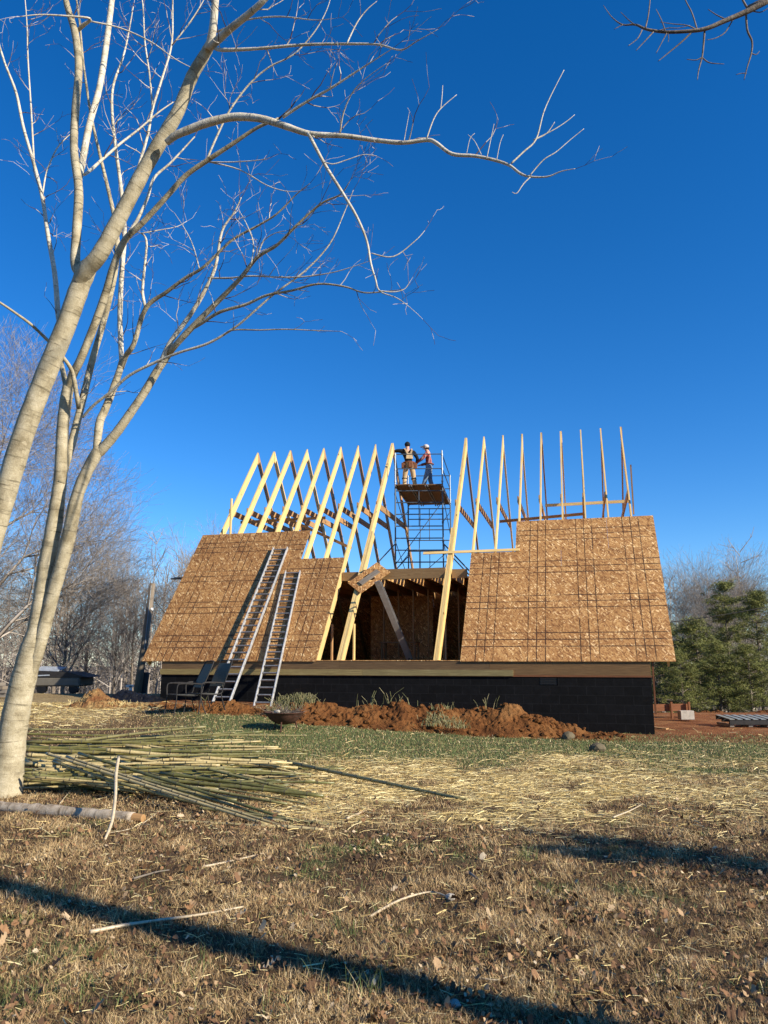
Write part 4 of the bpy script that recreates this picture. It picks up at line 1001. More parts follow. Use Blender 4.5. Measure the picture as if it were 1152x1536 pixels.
# dead leaves: curled, lobed
def leaves(n, Y0, Y1, size, label, u0=U0, u1=U1, lobed=False):
    x, y = scatter(n*3, u0, u1, Y0, Y1); k = rng.random(n*3) < .15+1.4*np.clip(fbm(x*1.3, y*1.3, 12)-.42, 0, 1); x, y = x[k][:n], y[k][:n]; n = len(x)
    z = terrain(x, y)+rng.uniform(.006, .035, n); a = rng.random(n)*2*pi; l = size*rng.uniform(.5, 1.5, n)
    prof = np.array([0, .55, .28, .9, .42, .8, .3, .45, .0]) if lobed else np.array([0, .5, .75, .85, .9, .75, .55, .25, 0.])
    m = len(prof); tt = np.linspace(-.5, .5, m); tilt = rng.normal(0, .5, (n, 1)); roll = rng.normal(0, .7, (n, 1)); cu = rng.uniform(-.8, 2.0, (n, 1))
    V = np.zeros((n, 2*m, 3)); ca, sa_ = np.cos(a)[:, None], np.sin(a)[:, None]
    for sgn, o_ in ((-1, 0), (1, m)):
        lx = tt[None, :]*l[:, None]; wy = sgn*prof[None, :]*.36*l[:, None]*rng.uniform(.8, 1.2, (n, m))
        lz = (np.abs(wy)*(cu+.3))*.7 + (tt[None, :]**2)*l[:, None]*cu + lx*tilt + wy*roll
        V[:, o_:o_+m, 0] = x[:, None]+lx*ca-wy*sa_; V[:, o_:o_+m, 1] = y[:, None]+lx*sa_+wy*ca; V[:, o_:o_+m, 2] = z[:, None]+np.clip(lz, -.01, .06)
    b = (np.arange(n)*2*m)[:, None]; Fs = np.stack([b+[i, i+1, m+i+1, m+i] for i in range(m-1)], 1).reshape(-1, 4)
    me = npmesh('fallen_leaves', V.reshape(-1, 3), Fs, 4, M['leaf'], np.repeat(rng.random(n), 2*m))
    o = bpy.data.objects.new('fallen_leaves', me); COL.objects.link(o); tag(o, label, 'leaves', kind='stuff')
leaves(640, 3.2, 8, .048, 'brown curled dead leaves lying in the foreground turf')
leaves(640, 3.2, 9, .060, 'pale lobed oak leaves lying in the foreground turf', lobed=True)
leaves(16500, 3.2, 9.5, .027, 'tiny crumbled leaf bits all over the foreground turf')
# tall grass tufts near the bottom edge, in the shadow
def tuft(u, v, n, h, mat='weed', spread=.05, zofs=0):
    p = PG(u, v); xs = p.x+rng.normal(0, spread, n); ys = p.y+rng.normal(0, spread, n)
    return xs, ys
X = []; Y = []
for (u, v, n) in ((470, 1470, 16), (520, 1500, 26), (562, 1490, 30), (700, 1500, 10), (220, 1385, 30), (90, 1345, 22), (60, 1345, 18), (820, 1500, 12), (300, 1462, 14), (790, 1290, 60), (520, 1395, 30), (1010, 1480, 18), (420, 1520, 20)):
    a, b_ = tuft(u, v, n, .1); X.append(a); Y.append(b_)
x = np.concatenate(X); y = np.concatenate(Y)
blades('tall_grass', x, y, .15+.0*x, .0028+0*x, .35, rng.random(len(x)), 'grass_green', 'taller green grass tufts standing out of the turf', .9)
# ------------------------------------------------------------------ mounds
def mound(name, xs, crest, yc, wy, label, cat, mat, rough=.10, x0=None, x1=None, n=420, m=90, kind=None, ny=1.0, fr=2.5, seedn=40):
    X_ = np.linspace(xs[0], xs[-1], n); C = np.interp(X_, xs, crest); YC = np.interp(X_, xs, yc)
    T = np.linspace(-1.25, 1.25, m); V = np.zeros((n, m, 3))
    for j, t in enumerate(T):
        yy = YC + t*wy; prof = np.exp(-(t*1.35)**2)-.10
        nz = (fbm(X_*fr, yy*fr, seedn, 5)-.5)*2
        zz = terrain(X_, yy) + C*prof*.93*(1+.13*nz) + rough*nz*np.clip(prof*2, 0, 1) + (.085*(fbm(X_*9, yy*9, seedn+6, 3)-.5)+.075*(fbm(X_*24, yy*24, seedn+9, 2)-.5))*np.clip(prof*3, 0, 1) - .03
        V[:, j] = np.stack([X_, yy, zz], 1)
    i_, j_ = np.meshgrid(np.arange(n-1), np.arange(m-1), indexing='ij'); b = (i_*m+j_).ravel(); Fq = np.stack([b, b+m, b+m+1, b+1], 1)
    org = V[n//2, m//2].copy(); me = npmesh(name, V.reshape(-1, 3)-org, Fq, 4, M[mat]); me.polygons.foreach_set('use_smooth', [True]*len(me.polygons))
    o = bpy.data.objects.new(name, me); o.location = org; COL.objects.link(o); tag(o, label, cat, kind=kind); return V
def mx(u, Y): return P(u, 1000, Y).x
Ym = 16.9
def crest_h(u, v, Y):
    p = P(u, v, Y); return p.z-gz(p.x, p.y)+.05
prof = [(425, 1085), (440, 1052), (460, 1051), (480, 1055), (505, 1062), (530, 1066), (550, 1063), (575, 1054), (600, 1056), (625, 1062), (645, 1060), (660, 1057), (680, 1061), (705, 1061), (730, 1062), (745, 1058), (760, 1055), (775, 1062), (792, 1072), (815, 1080), (845, 1089), (880, 1099), (930, 1108)]
xs = []; cr = []; yc = []
for u, v in prof:
    Yc = 16.9 - .1*(u-425)/500; xs.append(mx(u, Yc)); cr.append(max(.05, crest_h(u, v, Yc)*1.12)); yc.append(Yc)
MV = mound('dirt_mound', xs, cr, yc, .95, 'long red clay spoil mound heaped along the front of the foundation', 'dirt mound', 'dirt', .12)
prof = [(112, 1066), (122, 1052), (136, 1041), (148, 1036), (158, 1043), (172, 1050), (190, 1058), (215, 1063), (240, 1066), (262, 1080)]
xs = []; cr = []; yc = []
for u, v in prof:
    Yc = 18.2 - .9*max(0, (u-240)/190); xs.append(mx(u, Yc)); cr.append(max(.05, crest_h(u, v, Yc)*1.1)); yc.append(Yc)
mound('dirt_mound', xs, cr, yc, .75, 'peaked low mound of clay and straw beside the black covered heap', 'dirt mound', 'strawdirt', .10, seedn=60)
prof = [(225, 1072), (245, 1062), (285, 1061), (320, 1057), (345, 1053), (362, 1057), (380, 1066), (405, 1072), (425, 1068), (445, 1064)]
xs = []; cr = []; yc = []
for u, v in prof:
    Yc = 17.9 - .8*max(0, (u-240)/200); xs.append(mx(u, Yc)); cr.append(max(.05, crest_h(u, v, Yc)*1.12)); yc.append(Yc)
mound('dirt_mound', xs, cr, yc, .8, 'red clay ridge under the ladder feet and patio chairs', 'dirt mound', 'dirt', .08, seedn=70)
prof = [(1040, 1086), (1070, 1080), (1095, 1074), (1120, 1071), (1150, 1067), (1190, 1062), (1240, 1070)]
xs = [mx(u, 27) for u, v in prof]; cr = [max(.05, crest_h(u, v, 27)) for u, v in prof]
mound('dirt_mound', xs, cr, [27]*len(xs), 1.6, 'dark red clay bank behind the pallet at the right edge', 'dirt mound', 'dirt', .12, seedn=80)
prof = [(168, 1062), (176, 1042), (185, 1036), (200, 1037), (215, 1043), (235, 1046), (252, 1052)]
xs = [mx(u, 20) for u, v in prof]; cr = [max(.05, crest_h(u, v, 20)*1.1) for u, v in prof]
mound('covered_heap', xs, cr, [20]*len(xs), .9, 'heap under crumpled black plastic at the left corner of the house', 'heap', 'plastic_black', .05, n=120, fr=4, seedn=90)
# clay clods on and before the mound
rk = random.Random(4)
def clod(p, r, mat, name, label, cat, group=None, squash=.7):
    bm = bmesh.new(); bmesh.ops.create_icosphere(bm, subdivisions=2, radius=r)
    s0 = rk.random()*90
    for v_ in bm.verts:
        k = 1+.55*(float(fbm(v_.co.x/r*1.1+s0, v_.co.y/r*1.1+v_.co.z/r, s0))-.5)*1.5; v_.co *= k; v_.co.z *= squash
    me = bpy.data.meshes.new(name); bm.to_mesh(me); bm.free(); me.materials.append(M[mat])
    o = bpy.data.objects.new(name, me); o.location = p; o.rotation_euler = (0, 0, rk.random()*6); COL.objects.link(o); return tag(o, label, cat, group)
for k in range(150):
    i = rk.randrange(5, 410); j = rk.randrange(8, 50); p = Vector(MV[i, j])
    clod(p+Vector((0, 0, .01)), rk.uniform(.02, .085), 'dirt', 'clay_clod', 'red clay clod on the near side of the long red spoil mound', 'clod', 'clods on the red spoil mound')
clod(PG(852, 1106, .05), .14, 'rock', 'stone', 'brown stone at the right foot of the long red mound', 'stone')
clod(PG(895, 1122, .05), .15, 'rock', 'stone', 'dark mossy stone alone on the green grass band', 'stone')
clod(PG(676, 1345, .02), .035, 'concrete', 'stone', 'small pale stone in the turf beside a forked twig', 'stone')
clod(PG(681, 1506, .02), .03, 'concrete', 'stone', 'small grey stone in the long shadow near the bottom edge', 'stone')
clod(PG(465, 1061, .02)+Vector((0, 0, 0)), .06, 'concrete', 'stone', 'pale stone on the mound just right of the fire bowl', 'stone')
# weeds on the mound crest
def weed_patch(name, pts, n, h, sx_, label, mat='weed'):
    xs_ = []; ys_ = []; zs_ = []
    for (u, v, Y) in pts:
        p = P(u, v, Y); xs_.append(p.x+rng.normal(0, sx_, n)); ys_.append(p.y+rng.normal(0, .12, n)); zs_.append(np.full(n, p.z))
    x = np.concatenate(xs_); y = np.concatenate(ys_); z = np.concatenate(zs_); n_ = len(x)
    tx = rng.normal(0, .35, n_); ty = rng.normal(0, .35, n_); hh = h*rng.uniform(.3, 1.3, n_)
    A = np.stack([x, y, z-.05], 1); m_ = A+np.stack([tx*hh*.4, ty*hh*.4, hh*.6], 1); B_ = m_+np.stack([tx*hh*.6, ty*hh*.6, hh*.4], 1)
    me = segs_mesh(name, np.concatenate([A, m_]), np.concatenate([m_, B_]), np.full(2*n_, .006), np.full(2*n_, .004), M[mat])
    o = bpy.data.objects.new(name, me); COL.objects.link(o); tag(o, label, 'weeds', kind='stuff')
weed_patch('weeds', [(430, 1056, 16.9), (440, 1052, 16.9), (450, 1050, 16.9), (460, 1052, 16.9), (420, 1064, 16.7), (445, 1062, 16.7)], 80, .17, .14, 'clump of weeds and brush on the mound behind the fire bowl')
weed_patch('weeds', [(665, 1062, 16.8), (655, 1075, 16.3), (672, 1080, 16.2), (648, 1085, 16.0), (685, 1088, 15.9)], 55, .13, .12, 'grey green weeds growing through the middle of the red mound')
weed_patch('weeds', [(563, 1058, 16.9), (588, 1052, 16.9), (611, 1055, 16.9), (557, 1060, 16.9), (733, 1060, 16.9), (300, 1062, 17.6)], 7, .30, .15, 'thin dry stalks standing along the red mound crest')
weed_patch('weeds', [(150, 1055, 18.0), (170, 1056, 18.0), (190, 1064, 17.9), (130, 1052, 18.1), (215, 1070, 17.7)], 60, .10, .3, 'straw and weeds matted over the low left mound', 'straw')
# ------------------------------------------------------------------ bamboo
def bamboo_pole(p, q, r0, r1, mat, label, group, bend=.03):
    r0 *= .86; r1 *= .86; p = Vector(p); q = Vector(q); L = (q-p).length; n = max(3, int(L/.27)); pts = []; rad = []
    sd = Vector((random.gauss(0, 1), random.gauss(0, 1), random.gauss(0, .4)))*bend
    ph = random.uniform(.1, .9)
    def at(f): return p.lerp(q, f)+sd*math.sin(f*pi)
    pts.append(at(0)); rad.append(r0); nodes_ = []
    for i in range(n):
        f = (i+ph)/n; r = r0+(r1-r0)*f; e = .013/L
        if f-e*2 <= 0 or f+e*2 >= 1: continue
        for df, k in ((-2.2*e, .97), (-.6*e, 1.18), (.6*e, 1.18), (2.2*e, .99)): pts.append(at(f+df)); rad.append(r*k)
        nodes_.append(len(pts)-3)
    pts.append(at(1)); rad.append(r1)
    b = MB(); b.tube(pts, rad, 8); o = b.build('bamboo_pole', M[mat], None, smooth=True)
    o.data.materials.append(M['bam_node'])
    for i_ in nodes_:
        for k_ in range(8): o.data.polygons[i_*8+k_].material_index = 1
    tag(o, label, 'bamboo pole', group); return o
GB = 'bamboo poles heaped on the lawn'
LBM = {'bam_green': 'green bamboo pole in the heap beside the left tree', 'bam_olive': 'olive bamboo pole in the heap beside the left tree', 'bam_dry': 'dried yellow bamboo pole in the heap beside the left tree'}
rb_ = random.Random(21)
def pile(uL, vL, YL, uR, vR, YR, r, mat, bend=.03, label=None, g=GB):
    bamboo_pole(P(uL, vL, YL), P(uR, vR, YR), r, r*rb_.uniform(.6, .9), mat, label or LBM[mat], g if not label else None, bend)
# traced ones
tr = [(38, 1094, 12.0, 275, 1090, 12.4, .020, 'bam_olive'), (30, 1100, 11.7, 195, 1103, 11.9, .02, 'bam_green'), (115, 1112, 11.5, 309, 1090, 12.0, .026, 'bam_olive'), (36, 1113, 11.3, 300, 1117, 11.6, .025, 'bam_green'), (30, 1120, 11.0, 392, 1128, 11.3, .03, 'bam_green'), (34, 1124, 10.9, 388, 1136, 11.2, .03, 'bam_green'),
      (40, 1132, 10.7, 300, 1140, 10.9, .028, 'bam_dry'), (160, 1125, 10.9, 430, 1144, 11.1, .03, 'bam_dry'), (36, 1146, 10.4, 330, 1148, 10.6, .027, 'bam_dry'), (30, 1155, 10.2, 75, 1155, 10.2, .028, 'bam_olive'), (28, 1158, 10.1, 230, 1200, 9.7, .027, 'bam_green'), (30, 1168, 9.9, 380, 1196, 9.8, .03, 'bam_olive'),
      (70, 1130, 10.3, 410, 1240, 8.0, .023, 'bam_dry'), (100, 1135, 10.2, 430, 1241, 7.95, .022, 'bam_dry'), (80, 1142, 10.15, 395, 1228, 8.35, .022, 'bam_olive'), (118, 1130, 10.2, 460, 1238, 8.1, .024, 'bam_green'), (200, 1165, 9.7, 440, 1238, 8.15, .022, 'bam_olive'), (240, 1160, 9.9, 478, 1192, 9.35, .026, 'bam_green'), (170, 1163, 9.9, 485, 1194, 9.2, .026, 'bam_green'),
      (300, 1150, 10.3, 448, 1187, 9.6, .022, 'bam_olive'), (250, 1178, 9.6, 380, 1200, 9.2, .022, 'bam_dry'), (300, 1212, 8.7, 500, 1237, 8.0, .018, 'bam_olive'), (395, 1228, 8.3, 520, 1234, 8.1, .017, 'bam_dry')]
for a in tr: pile(*a)
for k in range(125):
    f = rb_.random(); vL = 1104+f*64; YL = 12.0-2.4*f + rb_.uniform(-.15, .15)
    uL = rb_.choice((rb_.uniform(28, 60), rb_.uniform(28, 160), rb_.uniform(60, 260)))
    uR = min(460, uL+rb_.uniform(150, 330)); vR = vL + (uR-uL)*rb_.uniform(-.06, .24); vR = min(vR, 1206)
    pR = PG(uR, vR, .04); YR = min(pR.y, YL+.5)
    m_ = rb_.choice(('bam_green', 'bam_olive', 'bam_dry', 'bam_dry', 'bam_olive'))
    pl = P(uL, vL, YL); 
    if pl.z < gz(pl.x, pl.y)+.05: YL = PG(uL, vL, .05).y
    pile(uL, vL, YL, uR, vR, YR, rb_.uniform(.013, .024), m_, .04)
for k in range(60):   # hidden core of the heap, lying on the ground
    yy = rb_.uniform(9.95, 11.6); xx = rb_.uniform(-4.8, -3.4); zz = gz(xx, yy)+.04+.30*rb_.random()*(1-abs(yy-10.8)/1.0)
    L = rb_.uniform(1.2, 3.0); a = rb_.uniform(-.12, .06)
    q = Vector((xx+L, yy+L*a, 0)); q.z = gz(q.x, q.y)+.03+.12*rb_.random()
    m_ = rb_.choice(('bam_green', 'bam_olive', 'bam_dry'))
    bamboo_pole((xx, yy, max(zz, gz(xx, yy)+.03)), q, rb_.uniform(.014, .025), .014, m_, LBM[m_], GB)
p = PG(432, 1143, .12); q = PG(702, 1200, .03)
bamboo_pole(p, q, .034, .02, 'bam_olive', 'long single green bamboo pole pointing right from the heap over the straw', None, .02)
p = PG(268, 1231, .02); q = PG(420, 1240, .02); bamboo_pole(p, q, .014, .016, 'bam_dry', 'thin dry bamboo lying flat in front of the heap', None, .01)
p = PG(424, 1240, .03); q = PG(484, 1245, .02); bamboo_pole(p, q, .020, .018, 'bam_dry', 'short thick dry bamboo end in front of the heap', None, .01)
# log
def log(u0, v0, u1, v1, r, label):
    p = PG(u0, v0, r*.6); q = PG(u1, v1, r*.6); e = empty('log', (p+q)/2-Vector((0, 0, r)), label, 'log')
    n = 26; pts = [p.lerp(q, i/n)+Vector((0, random.uniform(-.006, .006), random.uniform(-.008, .008))) for i in range(n+1)]
    b = MB(); b.tube(pts, [r*random.uniform(.86, 1.10) for _ in pts], 14); b.build('bark', M['bark_log'], e, smooth=True)
    d = (q-p).normalized(); b = MB(); b.tube([q, q+d*.12], [r*.80, r*.70], 12); bevel(b.build('bare_wood', M['lumber2'], e)); return e
log(-60, 1206, 200, 1227, .062, 'grey bark covered log with a cut end lying before the bamboo heap')
# sticks
def stick(px, r, label, mat='stick', up=None, cat='stick', base=.01):
    pts = []
    for k, (u, v) in enumerate(px):
        p = PG(u, v, base); pts.append(p)
    if up is not None:
        p0 = pts[-1]; pts = [P(u, v, p0.y+(k_-(len(px)-1))*(-.12)) for k_, (u, v) in enumerate(px)]
    P2, R2 = smooth_curve(pts, [r*(1-.55*i/(len(pts)-1)) for i in range(len(pts))], 4)
    b = MB(); b.tube(P2, R2, 7); return tag(b.build('stick', M[mat], None, smooth=True), label, cat)
stick([(178, 1136), (174, 1165), (173, 1200), (168, 1235), (157, 1260)][::-1], .016, 'pale crooked stick standing up against the bamboo heap') if False else None
sp_ = [P(157, 1260, PG(157, 1260).y)]; y0 = sp_[0].y
sp_ += [P(168, 1232, y0+.25), P(173, 1195, y0+.55), P(174, 1162, y0+.85), P(178, 1136, y0+1.1)]
P2, R2 = smooth_curve(sp_, [.012, .015, .016, .017, .017], 4); b = MB(); b.tube(P2, R2, 7); tag(b.build('stick', M['stick'], None, smooth=True), 'pale crooked stick standing up against the bamboo heap', 'stick')
stick([(135, 1398), (180, 1389), (225, 1382), (300, 1372), (365, 1360)], .013, 'long pale stick crossing the tree shadow in the foreground', base=.03)
stick([(305, 1300), (345, 1292), (395, 1280)], .011, 'pale stick right below the bamboo heap in the turf', base=.02)
stick([(160, 1250), (205, 1240), (240, 1216)][::-1], .006, 'thin grey twig lying by the cut log end')
stick([(90, 1205), (112, 1180), (130, 1178)], .006, 'thin twig between the left tree and the log', base=.03)
stick([(555, 1375), (600, 1350), (645, 1338), (672, 1345)], .010, 'forked bleached twig left of the small pale stone', base=.02)
stick([(520, 1228), (550, 1215)], .013, 'short pale stick on the straw edge right of the heap', base=.02)
stick([(703, 1308), (718, 1320), (731, 1330)], .012, 'short dark stick in the middle of the turf', 'bark_dark', base=.02)
stick([(920, 1226), (945, 1216), (962, 1207)], .010, 'pale stick lying in the straw at right', base=.03)
stick([(200, 1318), (235, 1308), (254, 1305)], .009, 'short grey stick left of centre in the turf', 'grey_wood', base=.02)
stick([(715, 1466), (745, 1470), (770, 1462)], .006, 'thin pale twig near the bottom centre', base=.02)
# ------------------------------------------------------------------ fire bowl and patio chairs
cb = PG(426, 1095, 0); fb_ = empty('fire_bowl', cb, 'rusty round fire bowl piled with brush before the mound', 'fire bowl')
R_ = .50; zz0 = cb.z+.10; prof_ = [(.05, 0), (.20, .02), (.36, .09), (.45, .17), (.50, .22), (.52, .225), (.52, .235), (.49, .235), (.42, .17), (.30, .10), (.02, .03)]
b = MB(); n = 28; vs = []; fs = []
for r, h in prof_:
    for k in range(n): a = 2*pi*k/n; r_ = r*.74; vs.append((cb.x+r_*math.cos(a), cb.y+r_*math.sin(a), zz0+h))
for i in range(len(prof_)-1):
    for k in range(n): fs.append((i*n+k, i*n+(k+1) % n, (i+1)*n+(k+1) % n, (i+1)*n+k))
b.add(vs, fs); b.build('bowl', M['rust'], fb_, smooth=True)
for k in range(3):
    a = 2.1*k+.4; b = MB(); b.tube([(cb.x+.22*math.cos(a), cb.y+.22*math.sin(a), zz0+.09), (cb.x+.26*math.cos(a), cb.y+.26*math.sin(a), cb.z-.02)], .015, 6); b.build('leg', M['rust'], fb_)
tb_ = Twigs()
for k in range(70):
    a = random.uniform(0, 2*pi); r = random.uniform(0, .30); p = Vector((cb.x+r*math.cos(a), cb.y+r*math.sin(a), zz0+.17+random.uniform(0, .08)))
    tb_.twig(p, (random.gauss(0, 1), random.gauss(0, 1), .25), random.uniform(.15, .45), .007, 1, 0)
me = segs_mesh('brush_pile', tb_.A, tb_.B, tb_.ra, tb_.rb, M['bark_dark']); o = bpy.data.objects.new('brush_pile', me); COL.objects.link(o); tag(o, 'tangle of dark twigs heaped in the rusty fire bowl', 'brush', kind='stuff')
clod(Vector((cb.x-.1, cb.y-.30, zz0+.26)), .06, 'concrete', 'stone', 'pale stone on the front rim of the fire bowl', 'stone')
def patio_chair(c, rz, label, back=.62):
    e = empty('patio_chair', c, label, 'patio chair', 'patio chairs by the foundation')
    Rm = Matrix.Rotation(rz, 3, 'Z')
    def q(x, y, z): return c + Rm @ Vector((x, y, z))
    def tube(pts, r=.013): 
        P2, R2 = smooth_curve([q(*p) for p in pts], [r]*len(pts), 4); b = MB(); b.tube(P2, R2, 6); return b
    for s in (-1, 1):
        tube([(s*.27, -.05, .62), (s*.29, .22, .64), (s*.29, .30, .58), (s*.27, .30, .3), (s*.27, .34, 0)]).build('front_leg', M['darkmetal'], e)
        tube([(s*.25, -.22, .42), (s*.26, -.28, .2), (s*.27, -.36, 0)]).build('rear_leg', M['darkmetal'], e)
        tube([(s*.29, .24, .64), (s*.28, 0, .645), (s*.26, -.27, .62)], .016).build('armrest', M['darkmetal'], e)
    tube([(-.25, .26, .41), (-.25, -.2, .40), (-.24, -.30, .60), (-.22, -.50, 1.05), (-.1, -.54, 1.10), (.1, -.54, 1.10), (.22, -.50, 1.05), (.24, -.30, .60), (.25, -.2, .40), (.25, .26, .41), (0, .28, .41), (-.25, .26, .41)]).build('frame', M['darkmetal'], e)
    b = MB(); b.prism([q(-.235, .25, .405), q(.235, .25, .405), q(.235, -.2, .395), q(-.235, -.2, .395)], Vector((0, 0, .008)), Rm @ Vector((1, 0, 0))); b.build('seat', M['chair_mesh'], e)
    b = MB(); b.prism([q(-.23, -.26, .55), q(.23, -.26, .55), q(.21, -.50, 1.04), q(-.21, -.50, 1.04)], (Rm @ Vector((0, -.009, 0))), Rm @ Vector((1, 0, 0))); b.build('backrest', M['chair_mesh'], e)
c1 = P(276, 1088, 16.7); c1.z = gz(c1.x, c1.y)+.02
patio_chair(c1, 2.2, 'dark mesh patio chair reclined left, leftmost of the two by the foundation')
c2 = P(306, 1087, 16.9); c2.z = gz(c2.x, c2.y)+.02
patio_chair(c2, 2.4, 'dark mesh patio chair standing just before the taller ladder foot')
# ------------------------------------------------------------------ left yard odds
up_b = P(203, 1046, 31); up_b.z = gz(up_b.x, up_b.y); up_t = P(229, 875, 31)
pe = empty('utility_pole', up_b, 'leaning wooden utility pole with a dark box, left of the house', 'utility pole')
b = MB(); b.tube([up_b-UP*.3, up_b.lerp(up_t, .5)+Vector((.03, 0, 0)), up_t], [.155, .135, .115], 12); b.build('pole', M['grey_wood'], pe, smooth=True)
bc = up_b + Vector((.05, .28, 0)); b = MB(); b.beam(bc+Vector((0, 0, .1)), bc+Vector((.12, 0, 1.25)), .50, .16, up=(0, 1, 0)); bevel(b.build('meter_box', M['box_grey'], pe), .02)
b = MB(); b.tube([up_t+Vector((-.02, -.13, -.1)), up_b.lerp(up_t, .45)+Vector((.1, -.14, 0))], .016, 6); b.build('conduit', M['galv'], pe)
b = MB(); b.ball(up_b.lerp(up_t, .78)+Vector((.13, -.05, 0)), .07, n=8, m=6); b.build('insulator', M['white'], pe, smooth=True)
wp = P(196, 1033, 29.5); b = MB(); b.beam(wp-UP*.25, wp+UP*.10, .10, .06, up=(0, 1, 0)); b.beam(wp+UP*.10+Vector((-.18, 0, 0)), wp+UP*.10+Vector((.10, 0, 0)), .06, .09); tag(b.build('vent_pipe', M['white']), 'small white elbow pipe standing at the utility pole foot', 'pipe')
# cable from the pole past the house to the right
def cable(p, q, sag, r, label):
    pts = [p.lerp(q, i/24)-UP*(sag*4*(i/24)*(1-i/24)) for i in range(25)]; b = MB(); b.tube(pts, r, 5); tag(b.build('overhead_cable', M['darkmetal']), label, 'cable')
cable(P(980, 936, 34), P(1230, 893, 34), .12, .018, 'thin overhead cable crossing in front of the trees at right')
cable(up_t.lerp(up_b, .1), P(268, 935, 40), .15, .014, 'short overhead wire dropping from the utility pole behind the house')
# covered trailer in the left background
tr_ = P(88, 1052, 24.5); tr_.z = gz(tr_.x, tr_.y)
te = empty('trailer', tr_, 'low dark covered trailer parked behind the left tree trunk', 'trailer')
def bb(mb, x0, x1, y0, y1, z0, z1, o=tr_):
    vs = [o+Vector((x, y, z)) for z in (z0, z1) for x, y in ((x0, y0), (x1, y0), (x1, y1), (x0, y1))]
    mb.add(vs, [(0, 3, 2, 1), (4, 5, 6, 7), (0, 1, 5, 4), (1, 2, 6, 5), (2, 3, 7, 6), (3, 0, 4, 7)]); return mb
b = bb(MB(), -.85, .6, 0, 1.2, .22, .50); bevel(b.build('bed', M['cover_grey'], te), .04)
b = MB(); b.prism([tr_+Vector((-1.0, 0, .5)), tr_+Vector((.85, 0, .5)), tr_+Vector((.2, 0, .66)), tr_+Vector((-1.0, 0, .70))], Vector((0, 1.3, 0)), Vector((1, 0, 0))); b.build('cover', M['darkmetal'], te)
b = MB(); b.prism([tr_+Vector((-1.05, -.02, .52)), tr_+Vector((-.35, -.02, .55)), tr_+Vector((-.25, 1.0, .78)), tr_+Vector((-1.05, 1.0, .80))], UP*.03, Vector((1, 0, 0))); b.build('panel', M['cover_blue'], te)
for x_ in (-.6, .4):
    b = MB(); b.tube([tr_+Vector((x_, .05, .15)), tr_+Vector((x_, .2, .15))], [.15, .15], 18); b.build('wheel', M['plastic_black'], te)
# pale lumber stack at the left edge
for k in range(4):
    p0 = P(-60, 1060, 21.5); p0.z = gz(p0.x, p0.y)+.08+.10*k
    b = MB(); b.beam(p0+Vector((0, .05*k, 0)), p0+Vector((1.28-.05*k, .1-.05*k, 0)), .25, .09); tag(b.build('lumber_board', M['grey_wood']), 'pale weathered board in the stack at the left edge', 'board', 'boards stacked at the left edge')
# ------------------------------------------------------------------ right yard odds
pp = P(1118, 1094, 19.6); pp.z = gz(pp.x, pp.y)
pl_ = empty('pallet', pp, 'blue grey slatted pallet lying on the clay at the right edge', 'pallet')
for k in range(9):
    x_ = -.50+.19*k; b = MB(); b.beam(pp+Vector((x_, -.45, .20)), pp+Vector((x_, .35, .25)), .125, .02); bevel(b.build('slat', M['pallet_blue'], pl_), .004)
for j, y_ in enumerate((-.42, .0, .32)):
    b = MB(); b.beam(pp+Vector((-.56, y_, .13+.035*(j))), pp+Vector((1.1, y_, .13+.035*j)), .06, .10); b.build('runner', M['darkmetal'], pl_)
for k in range(4):
    x_ = -.5+.45*k; b = MB(); b.beam(pp+Vector((x_, -.42, .05)), pp+Vector((x_, .34, .05)), .10, .06); b.build('bottom_board', M['grey_wood'], pl_)
cbk = P(1030, 1083, 21.5); cbk.z = gz(cbk.x, cbk.y)
b = MB(); b.beam(cbk+Vector((-.19, 0, .16)), cbk+Vector((.19, .03, .16)), .20, .24); tag(bevel(b.build('concrete_block', M['concrete']), .012), 'pale concrete block by the batter boards at right', 'block')
bt = P(1006, 1082, 22.5); bt.z = gz(bt.x, bt.y)
be = empty('batter_board', bt, 'reddish plank batter board on stakes right of the house corner', 'batter board')
b = MB(); b.beam(bt+Vector((-.75, .05, .28)), bt+Vector((.62, .10, .30)), .03, .20); b.build('plank', M['redwood'], be)
for x_ in (-.7, .05, .55):
    b = MB(); b.beam(bt+Vector((x_, .0, -.1)), bt+Vector((x_, .0, .45)), .05, .07, up=(0, 1, 0)); b.build('stake', M['redwood'], be)
pk = P(986, 1095, 18.6); pk.z = gz(pk.x, pk.y)
b = MB(); b.beam(pk+Vector((-.25, .3, .06)), pk+Vector((.2, -.1, .03)), .16, .03); tag(b.build('plank', M['lumber2']), 'short plank on the clay at the foundation corner', 'plank')
# small cedar out of view at right, throws the ragged shadow
cs = Vector((7.3, 3.9, gz(7.3, 3.9))); ce = empty('cedar_tree', cs, 'small cedar out of view at right, only its shadow falls on the lawn', 'tree')
b = MB(); b.tube([cs-UP*.2, cs+UP*1.9, cs+UP*3.4], [.07, .05, .015], 8); b.build('trunk', M['bark_dark'], ce, smooth=True)
n = 7500; kc = rng.integers(0, 150, n); cz = rng.uniform(.4, 3.25, 150); cr_ = (.25+.75*(1-(cz-.4)/3.4))*np.sqrt(rng.random(150)); ca_ = rng.random(150)*2*pi; zc = cz[kc]+rng.normal(0, .10, n); rr = cr_[kc]+rng.normal(0, .08, n); aa = ca_[kc]+rng.normal(0, .15, n)
c0 = np.stack([rr*np.cos(aa), rr*np.sin(aa), zc+.15*fbm(aa*3, zc*3, 4)], 1); d = rng.normal(0, 1, (n, 3)); d /= np.linalg.norm(d, axis=1, keepdims=True); s = np.cross(d, rng.normal(0, 1, (n, 3))); s /= np.linalg.norm(s, axis=1, keepdims=True)
